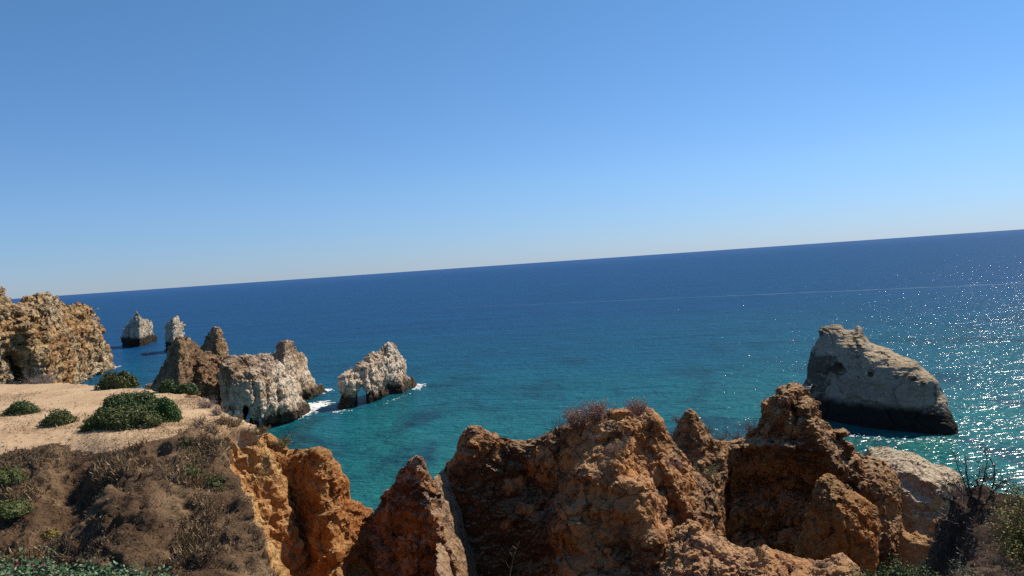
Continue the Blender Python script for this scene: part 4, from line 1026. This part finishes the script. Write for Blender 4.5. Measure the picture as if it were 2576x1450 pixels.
# crest of the brown cliff
dry_bush(1400, 1088, 42.5, 0.6, 1.1, 'thin dark upright dead shrub at the left end of the crest bushes', M_DARKTWIG, 1, 9, thick=0.022)
dry_bush(1448, 1066, 42.2, 1.05, 1.15, 'wide reddish brown dead shrub on the crest beside the thin dark one', M_REDTWIG, 2, 44, leaves=4200, lmat=M_REDTWIG)
dry_bush(1505, 1050, 41.6, 0.95, 1.25, 'dense rounded reddish dead shrub, highest of the crest bushes', M_REDTWIG, 3, 46, leaves=4500, lmat=M_REDTWIG)
dry_bush(1605, 1034, 40.8, 0.85, 0.9, 'dry brown shrub growing on the very top of the brown cliff', M_REDTWIG, 4, 34, leaves=2400, lmat=M_REDTWIG)
dry_bush(1705, 1056, 54.2, 0.6, 0.6, 'small brown shrub on the left shoulder of the small grey peak', M_TWIG, 5, 14)
dry_bush(1690, 1105, 54.5, 0.9, 0.8, 'dry shrub at the left foot of the small grey peak', M_TWIG, 6, 18, leaves=300, lmat=M_OLIVE)
dry_bush(1782, 1082, 54.2, 0.5, 0.6, 'dry wisp on the right shoulder of the small grey peak', M_TWIG, 7, 12)
dry_bush(1888, 1080, 62.5, 0.95, 1.3, 'grey brown shrub in the notch left of the ochre peak', M_GREYTWIG, 8, 24)
dry_bush(1850, 1098, 62.5, 0.9, 0.8, 'low pale shrub on the saddle between the small peak and ochre peak', M_GREYTWIG, 9, 16)
dry_bush(1815, 1100, 55.5, 0.8, 0.6, 'low dark shrub on the saddle beside the small grey peak', M_TWIG, 10, 14)
dry_bush(1380, 1093, 42.8, 0.4, 0.5, 'tiny dry shrub at the very left foot of the crest bushes', M_TWIG, 11, 9)
dry_bush(1540, 1130, 38.8, 0.7, 0.5, 'reddish scrub caught on the buttress below the crest', M_REDTWIG, 12, 20)
dry_bush(1490, 1100, 39.6, 0.5, 0.45, 'dry twiggy plant hanging on the dark face left of the buttress', M_TWIG, 13, 16)
dry_bush(1700, 1160, 38.6, 0.6, 0.35, 'dry plant on the upper part of the jagged rib', M_REDTWIG, 14, 16)
# orange cliff top and plateau rim
dry_bush(650, 1082, 39.0, 0.6, 0.45, 'olive tuft on the lip where the orange cliff meets the plateau', M_STRAW, 15, 22, leaves=500, lmat=M_OLIVE)
dry_bush(705, 1118, 40.6, 0.75, 0.6, 'olive brown shrub on the step of the orange cliff crest', M_STRAW, 16, 26, leaves=900, lmat=M_OLIVE)
dry_bush(510, 1075, 37.6, 0.9, 0.5, 'brown dry shrub at the corner of the plateau above the spur', M_TWIG, 17, 26, leaves=600, lmat=M_STRAW)
dry_bush(105, 968, 60, 1.7, 1.0, 'grey leafless thicket at the foot of the headland cliff', M_GREYTWIG, 18, 60, kids=4, leaves=1500, lmat=M_GREYTWIG)
dry_bush(520, 1018, 44, 0.7, 0.75, 'silvery grey bare shrub on the plateau rim, left of the silvery pair', M_GREYTWIG, 19, 30, kids=4)
dry_bush(548, 1034, 42, 0.6, 0.65, 'silvery grey bare shrub on the plateau rim, right of the silvery pair', M_GREYTWIG, 20, 26, kids=4)
dry_bush(505, 1056, 39.0, 0.5, 0.4, 'small brown dry tuft where the sandy path narrows', M_TWIG, 21, 18)
dry_bush(560, 1056, 38.8, 0.8, 0.4, 'rusty dry grass mound beside the narrowing sandy path', M_STRAW, 22, 34, leaves=900, lmat=M_STRAW)
dry_bush(592, 1062, 38.6, 0.7, 0.4, 'yellowish dry mound at the far right tip of the plateau', M_STRAW, 23, 30, leaves=700, lmat=M_STRAW)
dry_bush(1905, 1384, 33.6, 0.5, 0.4, 'dry tuft on the sunlit golden ridge', M_STRAW, 24, 20)
dry_bush(2062, 1413, 30.4, 0.5, 0.3, 'dry brown tuft low on the sunlit golden ridge', M_TWIG, 25, 20)
dry_bush(1765, 1190, 47.5, 1.2, 0.6, 'green weedy strip in the gully right of the brown cliff', M_STRAW, 26, 26, leaves=1500, lmat=M_OLIVE, name='weedy_shrub', group=None, cat='shrub')

M_STONE = leaf_mat('pale_stones', (0.30, 0.21, 0.13), (0.48, 0.36, 0.24), (0.62, 0.50, 0.36), rough=0.9)
# scrub that covers whole slopes: many thin blades and twigs
def scatter_tufts(v, q, n, rng, keep=None, h=(0.15, 0.4), blades=7, width=0.02, spread=0.7):
    c = v[q]
    A = np.linalg.norm(np.cross(c[:, 2] - c[:, 0], c[:, 3] - c[:, 1]), axis=1)
    if keep is not None: A = A * keep
    i = rng.choice(len(q), n, p=A / A.sum())
    a, b = rng.random((n, 1)), rng.random((n, 1))
    p = (c[i, 0] * (1 - a) + c[i, 1] * a) * (1 - b) + (c[i, 3] * (1 - a) + c[i, 2] * a) * b
    N = np.cross(c[i, 2] - c[i, 0], c[i, 3] - c[i, 1]); N /= np.linalg.norm(N, axis=1, keepdims=True) + 1e-9
    N = N * 0.5 + np.array([0, 0, 0.8])
    p = np.repeat(p, blades, 0); N = np.repeat(N, blades, 0)
    m = len(p)
    hh = np.repeat(rng.uniform(h[0], h[1], n), blades) * rng.uniform(0.5, 1.1, m)
    d = N + rng.normal(0, spread, (m, 3)); d /= np.linalg.norm(d, axis=1, keepdims=True)
    p = p + rng.normal(0, 0.06, (m, 3)) - d * 0.05
    s = np.cross(d, rng.normal(0, 1, (m, 3))); s /= np.linalg.norm(s, axis=1, keepdims=True)
    w_ = width * rng.uniform(0.6, 1.4, m)[:, None]
    tip = p + d * hh[:, None]; mid = p + d * hh[:, None] * 0.55 + rng.normal(0, 0.02, (m, 3))
    vv = np.stack([p - s * w_, mid - s * w_ * 0.9, tip, mid + s * w_ * 0.9], 1).reshape(-1, 3)
    return vv, np.arange(m * 4).reshape(-1, 4)
rng = np.random.default_rng(5)
cx = DRYV[DRYF].mean(1)
dens = 0.12 + np.clip(vnoise(cx[:, 0], cx[:, 1], cx[:, 2], 0.5, 3) + 0.12, 0, 1) ** 1.5 * 3
dens *= np.clip(0.25 + (37.5 - cx[:, 1]) / 4, 0.12, 1.2)
a1 = scatter_tufts(DRYV, DRYF, 24000, rng, dens * np.clip((38.5 - cx[:, 1]) / 5, 0.15, 1.5), (0.06, 0.26), 8, 0.014, 0.9)
mesh_obj('dry_scrub', *a1, M_DSTRAW, 'tangle of dry brown grass and twigs covering the dark slope', kind='stuff', smooth=False)
dens2 = np.clip(vnoise(cx[:, 0], cx[:, 1], cx[:, 2], 0.6, 8) - 0.1, 0, 1) ** 1.2 * np.clip((38 - cx[:, 1]) / 5, 0, 1)
a2 = scatter_tufts(DRYV, DRYF, 6500, rng, dens2, (0.2, 0.55), 9, 0.018, 0.6)
mesh_obj('straw_grass', *a2, M_STRAW, 'pale straw clumps among the dark scrub', kind='stuff', smooth=False)
pv_, pf_ = PLATV, PLATF
pc = pv_[pf_].mean(1)
dl = np.clip(vnoise(pc[:, 0], pc[:, 1], pc[:, 2], 0.35, 5) - 0.15, 0, 1) ** 1.3 * 1.2 + 0.004
for (bu, bv, br) in [(55, 1045, 1.8), (150, 1068, 1.8), (300, 1092, 2.6), (420, 1058, 1.6), (500, 1000, 2.0), (560, 1045, 1.6), (470, 1085, 2.0)]:
    c_ = on_plane(bu, bv, ZP)
    dl += 1.2 * np.exp(-((pc[:, 0] - c_[0]) ** 2 + (pc[:, 1] - c_[1]) ** 2) / br ** 2)
a4 = scatter_tufts(pv_, pf_, 5200, rng, dl, (0.03, 0.13), 7, 0.014, 0.9)
mesh_obj('dry_grass_litter', *a4, M_STRAW, 'short dry grass and litter in patches on the sandy plateau', kind='stuff', smooth=False)
i = rng.choice(len(pf_), 1500, p=np.ones(len(pf_)) / len(pf_))
sc_ = pc[i] + np.array([0, 0, 0.02])
oc = np.array([(1, 0, 0), (0, 1, 0), (-1, 0, 0), (0, -1, 0), (0, 0, 1.0), (0, 0, -1)])
sz = (0.02 + 0.07 * rng.random(1500) ** 3)[:, None, None]
sv_ = (sc_[:, None] + oc[None] * sz * rng.uniform(0.6, 1.3, (1500, 6, 1)))
tf_ = np.array([(0, 1, 4), (1, 2, 4), (2, 3, 4), (3, 0, 4)])
sf_ = (np.arange(1500)[:, None, None] * 6 + tf_[None]).reshape(-1, 3)
mesh_obj('pebbles', sv_.reshape(-1, 3), sf_, M_STONE, 'small stones strewn over the sandy plateau', kind='stuff', smooth=False)
def slope_bush(u, v, Y, w_, h_, label, mat, seed, nl=1500):
    rg = np.random.default_rng(500 + seed)
    p = P(u, v, Y); p[2] = float(GH(p[0], p[1]))
    vv, ff = dome_bush(w_, w_ * 0.8, h_, nl, 0.045, rg, lump=0.4, seed=seed)
    st = twigs(w_ * 0.5, h_ * 0.7, 4, rg, depth=1, thick=0.015)
    return plant('green_shrub', label, 'shrub', p, [('foliage', vv, ff, mat), ('stem', *st, M_STEM)], 'green shrubs on the dark slope')
slope_bush(18, 1180, 33.0, 0.7, 0.6, 'bright green shrub at the left edge just below the plateau', M_OLIVE, 1)
slope_bush(20, 1262, 31.2, 0.8, 0.5, 'dull green shrub at the left edge halfway down the dark slope', M_OLIVE, 2)
slope_bush(125, 1320, 30.6, 0.45, 0.45, 'yellowish small shrub beside the dark gully', M_HEATH, 3, 900)
slope_bush(460, 1105, 35.6, 0.4, 0.3, 'small dark tuft just below the plateau rim', M_OLIVE, 4, 500)
slope_bush(480, 1200, 33.0, 0.5, 0.4, 'dark green shrub on the slope left of the golden spur', M_OLIVE, 5, 800)
slope_bush(548, 1230, 32.6, 0.6, 0.45, 'grey green shrub at the brink of the golden spur', M_OLIVE, 6, 1100)

# ------------------------------------------------------------------ plants at the viewer's edge
nc = NEARV[NEARF].mean(1)
un, vn, _ = proj(nc[:, 0], nc[:, 1], nc[:, 2])
left = (un > -150) & (un < 520) & (vn > 1380) & (vn < 1560) & (nc[:, 1] > 7)
kl = left.astype(float)
i = rng.choice(len(nc), 16000, p=kl / kl.sum())
c0 = nc[i] + rng.normal(0, 0.07, (16000, 3)) + np.array([0, 0, 0.08]) + np.abs(rng.normal(0, 0.10, (16000, 1))) * np.array([0, 0, 1.0])
lv, lf = leaf_quads(c0, np.tile([0.1, -0.2, 1.0], (16000, 1)), 0.034, rng, asp=0.6, jit=0.8)
M_MAT = leaf_mat('grey_green_leaves', (0.030, 0.070, 0.028), (0.070, 0.14, 0.055), (0.15, 0.20, 0.10), rough=0.45)
mesh_obj('green_ground_cover', lv, lf, M_MAT, 'leafy green ground cover in the bottom left corner', kind='stuff', smooth=False)
i = rng.choice(len(nc), 420, p=kl / kl.sum())
patch_c = nc[i]; pn = vnoise(patch_c[:, 0], patch_c[:, 1], patch_c[:, 2], 0.8, 2)
patch_c = patch_c[pn > -0.1]
c1 = np.repeat(patch_c, 5, 0) + rng.normal(0, 0.02, (len(patch_c) * 5, 3)) + np.array([0, 0, 0.24])
lv, lf = leaf_quads(c1, np.tile([0, -0.3, 1.0], (len(c1), 1)), 0.018, rng, asp=0.8, jit=0.5)
mesh_obj('pink_flowers', lv, lf, leaf_mat('crimson_petals', (0.22, 0.02, 0.05), (0.36, 0.05, 0.10), (0.45, 0.14, 0.16)), 'dark pink flowers dotted through the green ground cover', kind='stuff', smooth=False)
right = (un > 2350) & (vn > 1180) & (nc[:, 1] > 9)
kr = right.astype(float)
a3 = scatter_tufts(NEARV, NEARF, 7000, rng, kr, (0.06, 0.28), 7, 0.006, 0.9)
mesh_obj('dead_brushwood', *a3, leaf_mat('brushwood', (0.025, 0.018, 0.015), (0.075, 0.05, 0.038), (0.25, 0.19, 0.14)), 'dark tangled dead brushwood on the slope at right', kind='stuff', smooth=False)

def near_z(x, y): return float(near_h(np.array([x]), np.array([y]), np.array([0.0]), np.array([0.0]))[0])
def near_shrub(u, v, Y, R0, H, label, mat, lmat, seed, mains, leaves, name='green_shrub', thick=0.007, lsize=0.018, cat='shrub', depth=3, group='shrubs at the lower right corner', kids=4):
    return dry_bush(u, v, Y, R0, H, label, mat, seed, mains, depth, kids, thick, cat, name, group, 0.1, leaves, lmat, 1.0, lsize)
near_shrub(2165, 1490, 13.0, 0.33, 0.62, 'small dark green shrub, left of the three in the lower right corner', M_STEM, M_BRIGHT, 40, 22, 2600)
near_shrub(2262, 1490, 12.8, 0.36, 0.85, 'dense green shrub in the middle of the three in the lower right corner', M_STEM, M_BRIGHT, 41, 26, 3600)
near_shrub(2335, 1490, 12.6, 0.40, 0.62, 'green shrub with bare sticks, right of the three in the lower right corner', M_TWIG, M_BRIGHT, 42, 24, 2600)
near_shrub(2440, 1470, 11.5, 0.45, 0.45, 'low dark shrub under the dead brushwood at lower right', M_GREYTWIG, M_OLIVE, 43, 24, 1500)
near_shrub(2625, 1400, 9.0, 0.52, 0.95, 'feathery yellow green heath bush at the right edge', M_TWIG, M_HEATH, 44, 60, 24000, name='heath_bush', lsize=0.016, cat='bush', group=None)
# the dead bush with black bare branches against the sea
rg = np.random.default_rng(77)
base_p = P(2452, 1262, 16.0)
parts = []
br = []
def limb(px_list, Y, r0, r1):
    pts = [P(a, b, Y + dy) - base_p for (a, b, dy) in px_list]
    t = np.linspace(0, 1, len(pts)); tt = np.linspace(0, 1, len(pts) * 4)
    pp = np.stack([np.interp(tt, t, [p[i] for p in pts]) for i in range(3)], 1) + rg.normal(0, 0.006, (len(tt), 3))
    br.append(tube(pp, np.linspace(r0, r1, len(tt)), 5))
    return pp
LB = [[(2450, 1290, 0), (2436, 1240, 0.1), (2422, 1205, 0.2), (2408, 1170, 0.2), (2400, 1138, 0.3)],
      [(2450, 1280, 0), (2436, 1220, -0.1), (2430, 1180, -0.1), (2428, 1140, -0.2)],
      [(2455, 1285, 0), (2468, 1230, 0.1), (2478, 1190, 0.2), (2484, 1160, 0.3), (2478, 1130, 0.3)],
      [(2460, 1290, 0), (2490, 1250, -0.2), (2500, 1215, -0.2), (2502, 1175, -0.2), (2488, 1150, -0.2), (2465, 1125, -0.1)],
      [(2440, 1220, 0), (2462, 1205, 0.2), (2490, 1208, 0.2), (2502, 1200, 0.1)],
      [(2440, 1235, 0), (2458, 1220, -0.2), (2464, 1190, -0.2), (2462, 1165, -0.2)],
      [(2500, 1235, -0.2), (2515, 1220, -0.2), (2528, 1212, -0.3)],
      [(2430, 1300, 0), (2400, 1260, 0.1), (2375, 1250, 0.2), (2350, 1240, 0.2)],
      [(2420, 1330, -0.3), (2385, 1310, -0.3), (2345, 1300, -0.3)],
      [(2430, 1250, -0.3), (2405, 1222, -0.3), (2380, 1218, -0.3)],
      [(2480, 1290, 0), (2500, 1270, -0.1), (2498, 1240, -0.2)]]
tops = []
for k, l in enumerate(LB):
    pp = limb(l, 16.0, 0.022 if k < 4 else 0.013, 0.005); tops.append(pp)
tw = []
for pp in tops:
    for k in range(15):
        q = pp[rg.integers(len(pp) // 5, len(pp))]
        d = rg.normal(0, 1, 3); d[2] = abs(d[2]) * 0.8; d /= np.linalg.norm(d)
        L = rg.uniform(0.06, 0.26)
        pts = [q, q + d * L * 0.5 + rg.normal(0, 0.02, 3), q + d * L + rg.normal(0, 0.03, 3)]
        tw.append(tube(pts, [0.007, 0.005, 0.003]))
        for kk in range(2):
            d2 = d + rg.normal(0, 0.8, 3); d2 /= np.linalg.norm(d2)
            tw.append(tube([pts[1], pts[1] + d2 * L * 0.5], [0.005, 0.003]))
tv, tf = join(tw)
# curled dead leaves
cc_ = np.concatenate(tops); cc_ = cc_[cc_[:, 2] < 0.62]
c2 = cc_[rg.integers(0, len(cc_), 420)] + rg.normal(0, 0.03, (420, 3))
dv, dfc = leaf_quads(c2, rg.normal(0, 1, (420, 3)), 0.035, rg, asp=0.4, jit=1)
plant('dead_bush', 'tall black leafless bush on the slope, standing against the sea at right', 'dead bush', base_p, [('branch', bv_, bf_, M_DARKTWIG) for bv_, bf_ in br] + [('twigs', tv, tf, M_DARKTWIG), ('dead_leaves', dv, dfc, M_DARKTWIG)])
# the dry stalk in the middle of the lower edge
base_p = P(1276, 1490, 11.5)
stem_px = [(1276, 1490), (1284, 1440), (1293, 1395), (1303, 1374), (1306, 1362)]
pts = [P(a, b, 11.5) - base_p for a, b in stem_px]
sv, sf = tube(pts, [0.008, 0.007, 0.005, 0.004, 0.003], 5)
parts = [('stem', sv, sf, M_STRAW)]
for (a, b, c_, d_, r_) in [(1303, 1374, 1306, 1362, 0.010), (1300, 1383, 1289, 1374, 0.006), (1299, 1384, 1294, 1378, 0.006), (1290, 1402, 1282, 1388, 0.009), (1295, 1397, 1297, 1388, 0.008), (1282, 1430, 1272, 1415, 0.004)]:
    p0, p1 = P(a, b, 11.5) - base_p, P(c_, d_, 11.48) - base_p
    v_, f_ = tube([p0, p0 * 0.6 + p1 * 0.4, p0 * 0.3 + p1 * 0.7, p1], [0.003, r_, r_, 0.002], 5)
    parts.append(('seed_pod' if r_ > 0.005 else 'side_stem', v_, f_, M_STRAW))
plant('dry_stalk', 'single thin dry stalk with pale seed pods in front of the dark cliff', 'dry plant', base_p, parts)

# ------------------------------------------------------------------ gulls
def lathe(path, rads, sides=10, flat=1.0):
    pts = np.asarray(path, float); v = []
    for p, r in zip(pts, rads):
        for i in range(sides):
            a = 2 * math.pi * i / sides
            v.append(p + np.array([0, math.cos(a) * r * flat, math.sin(a) * r]))
    n = len(pts)
    f = [[k * sides + i, k * sides + (i + 1) % sides, (k + 1) * sides + (i + 1) % sides, (k + 1) * sides + i] for k in range(n - 1) for i in range(sides)]
    return np.array(v), np.array(f)
def flatmat(name, c, r=0.7):
    M = NT(name); M.b.inputs['Roughness'].default_value = r
    n = M.noise(M.pos(), 30, 3)
    M.t.links.new(M.ramp(n, [(0.3, tuple(x * 0.85 for x in c)), (0.7, c)]), M.b.inputs['Base Color']); return M.m
M_WHITE = flatmat('white_feathers', (0.78, 0.78, 0.76)); M_GREY = flatmat('grey_feathers', (0.30, 0.32, 0.35)); M_BLACK = flatmat('black_wing_tips', (0.03, 0.03, 0.03)); M_BEAK = flatmat('yellow_beak', (0.6, 0.38, 0.05)); M_PINK = flatmat('pink_legs', (0.5, 0.28, 0.22))
def gull(loc, rz, label, flying=False, s=1.0):
    parts = []
    if not flying:
        b = lathe([(-0.30, 0, 0.30), (-0.24, 0, 0.29), (-0.12, 0, 0.27), (0, 0, 0.25), (0.10, 0, 0.26), (0.17, 0, 0.30), (0.20, 0, 0.36), (0.215, 0, 0.41), (0.235, 0, 0.445), (0.265, 0, 0.445), (0.285, 0, 0.44)],
                  [0.012, 0.03, 0.075, 0.095, 0.085, 0.062, 0.045, 0.042, 0.048, 0.035, 0.01])
        parts.append(('body', *b, M_WHITE))
        for sg in (1, -1):
            wv, wf = lathe([(-0.36, sg * 0.03, 0.33), (-0.25, sg * 0.05, 0.32), (-0.1, sg * 0.075, 0.31), (0.05, sg * 0.08, 0.30), (0.13, sg * 0.06, 0.30)], [0.008, 0.03, 0.055, 0.06, 0.015], 8, 0.4)
            parts.append(('wing', wv, wf, M_GREY))
            lv_, lf_ = tube([(0.0, sg * 0.035, 0.19), (0.0, sg * 0.035, 0.08), (0.01, sg * 0.035, 0.0), (0.05, sg * 0.035, 0.0)], [0.01, 0.008, 0.008, 0.012], 5)
            parts.append(('leg', lv_, lf_, M_PINK))
        bv, bf = tube([(0.275, 0, 0.44), (0.31, 0, 0.437), (0.335, 0, 0.425)], [0.014, 0.011, 0.003], 5)
        parts.append(('beak', bv, bf, M_BEAK))
    else:
        b = lathe([(-0.30, 0, 0), (-0.22, 0, 0), (-0.1, 0, 0), (0.02, 0, 0), (0.12, 0, 0.005), (0.19, 0, 0.02), (0.24, 0, 0.025), (0.27, 0, 0.02)], [0.01, 0.03, 0.06, 0.075, 0.06, 0.04, 0.04, 0.01])
        parts.append(('body', *b, M_WHITE))
        for sg in (1, -1):
            prof = [(0.04, 0.05, 0.10, 0.0), (0.30, 0.10, 0.09, 0.10), (0.48, 0.02, 0.06, 0.08), (0.66, -0.10, 0.02, 0.02)]
            vv_ = []
            for (yy, xx, ch, zz) in prof:
                for (ox, oz) in ((ch, 0), (0, 0.018), (-ch, 0), (0, -0.008)):
                    vv_.append((xx + ox, sg * yy, zz + oz))
            ff_ = [[k * 4 + i, k * 4 + (i + 1) % 4, k * 4 + 4 + (i + 1) % 4, k * 4 + 4 + i] for k in range(3) for i in range(4)]
            parts.append(('wing', np.array(vv_), np.array(ff_), M_GREY))
        bv, bf = tube([(0.26, 0, 0.02), (0.31, 0, 0.01), (0.325, 0, 0.0)], [0.012, 0.009, 0.003], 5)
        parts.append(('beak', bv, bf, M_BEAK))
    e = plant('gull', label, 'gull', loc, [(n, v * s, f, m) for n, v, f, m in parts], 'gulls')
    e.rotation_euler = (0, 0, rz)
    return e
def top_at(x, y):
    """height of the highest rock under a point"""
    bpy.context.view_layer.update()
    dg = bpy.context.evaluated_depsgraph_get()
    ok, loc, *_ = sc.ray_cast(dg, Vector((x, y, 60)), Vector((0, 0, -1)))
    return loc.z if ok else 0.0
k_, yb = max((top_at(P(2034, 985, y)[0], y) - 28 + (985 - 617) / F * y, y) for y in np.arange(56.5, 66, 0.25))   # the spot of the shoulder that stands highest in view
p = P(2034, 985, yb); gull((p[0], p[1], top_at(p[0], p[1])), R(-15), 'gull standing on the right shoulder of the ochre peak', s=1.1)
p = P(677, 888, 150.0); gull((p[0], p[1], top_at(p[0], p[1])), R(60), 'tiny gull perched on the crest of the white cliff', s=1.25)
p = P(246, 777, 240.0); gull(tuple(p), R(20), 'gull gliding over the sea off the tip of the headland', True, s=1.6)

# ------------------------------------------------------------------ foam where the swell meets the rocks
M_FOAM = flatmat('sea_foam_white', (0.75, 0.78, 0.78), 0.8)
def foam(pxs, n, spread, rng, lo=0.12, hi=0.6):
    vs, fs = [], []
    o = 0
    for k in range(n):
        a = rng.integers(0, len(pxs) - 1); t = rng.random()
        u = pxs[a][0] * (1 - t) + pxs[a + 1][0] * t; v_ = pxs[a][1] * (1 - t) + pxs[a + 1][1] * t
        p = S(u, v_) + np.array([rng.normal(0, spread), rng.normal(0, spread * 1.6), 0]); p[2] = 0.02 + 0.05 * rng.random()
        m = 8; r = rng.uniform(lo, hi) * np.exp(-abs(rng.normal(0, 0.5)))
        ang = np.arange(m) * 2 * math.pi / m
        rr = r * rng.uniform(0.5, 1.3, m)
        ring = np.stack([p[0] + np.cos(ang) * rr * 1.6, p[1] + np.sin(ang) * rr, np.full(m, p[2])], 1)
        top_ = ring * 1.0; top_[:, :2] = p[:2] + (ring[:, :2] - p[:2]) * 0.5; top_[:, 2] += 0.05
        vs.append(ring); vs.append(top_)
        for i in range(m): fs.append([o + i, o + (i + 1) % m, o + m + (i + 1) % m, o + m + i])
        fs.append([o + m, o + m + 1, o + m + 2, o + m + 3]); fs.append([o + m, o + m + 3, o + m + 4, o + m + 7]); fs.append([o + m + 4, o + m + 5, o + m + 6, o + m + 7])
        o += 2 * m
    return np.concatenate(vs), np.array(fs)
rng = np.random.default_rng(9)
fp = [foam([(752, 1052), (775, 1038), (792, 1024), (806, 1020)], 300, 0.9, rng, 0.06, 0.45), foam([(783, 1020), (802, 1016), (812, 1018)], 150, 1.0, rng), foam([(806, 988), (815, 983), (822, 984)], 90, 0.8, rng),
      foam([(838, 1037), (852, 1036), (880, 1034)], 30, 0.5, rng, 0.06, 0.25), foam([(1048, 980), (1054, 972), (1057, 968)], 70, 0.6, rng, 0.08, 0.4), foam([(950, 1022), (990, 1008), (1035, 990)], 24, 0.5, rng, 0.05, 0.2),
      foam([(288, 926), (292, 922)], 30, 0.8, rng), foam([(2120, 1092), (2200, 1104), (2300, 1112), (2400, 1108)], 90, 0.8, rng, 0.05, 0.25)]
v, f = join(fp)
mesh_obj('sea_foam', v, f, M_FOAM, 'white foam breaking round the feet of the rocks', kind='stuff', smooth=True)
# the long pale wake across the water
a, b = S(1120, 776), S(2700, 708)
n = 160
t = np.linspace(0, 1, n)
cen = a[None] * (1 - t[:, None]) + b[None] * t[:, None]
dv_ = (b - a) / np.linalg.norm(b - a); side = np.array([-dv_[1], dv_[0], 0])
wob = np.array([vnoise(np.array([k * 0.1]), np.array([0.0]), np.array([0.0]), 1, 1)[0] for k in range(n)])
wdt = np.sin(np.clip(t * 1.0, 0, 1) * math.pi * 0.5 + 0.1) * 3.0 + 0.8
M = NT('wake_water')
ns = M.noise(M.scale(M.pos(), 0.05, 0.3, 1), 1.0, 6, 0.7)
tr = M.n('ShaderNodeBsdfTransparent'); mx = M.n('ShaderNodeMixShader')
M.t.links.new(M.math('MULTIPLY', M.step(ns, 0.38, 0.62), 0.42), mx.inputs[0])
M.b.inputs['Base Color'].default_value = (0.09, 0.22, 0.30, 1); M.b.inputs['Roughness'].default_value = 0.6
M.t.links.new(tr.outputs[0], mx.inputs[1]); M.t.links.new(M.b.outputs[0], mx.inputs[2]); M.t.links.new(mx.outputs[0], M.t.nodes['Material Output'].inputs['Surface'])
L_ = cen + side * (wdt + wob * 1.2)[:, None]; R_ = cen - side * (wdt - wob * 1.2)[:, None]
vv = np.empty((2 * n, 3)); vv[0::2] = L_; vv[1::2] = R_; vv[:, 2] = 0.06
ii = np.arange(n - 1) * 2
mesh_obj('boat_wake', vv, np.stack([ii, ii + 1, ii + 3, ii + 2], 1), M.m, 'long faint pale wake line across the open sea', kind='stuff')
print('all', round(time.time() - T0, 1), 'tris', sum(len(o.data.polygons) * 2 for o in sc.objects if o.type == 'MESH'))
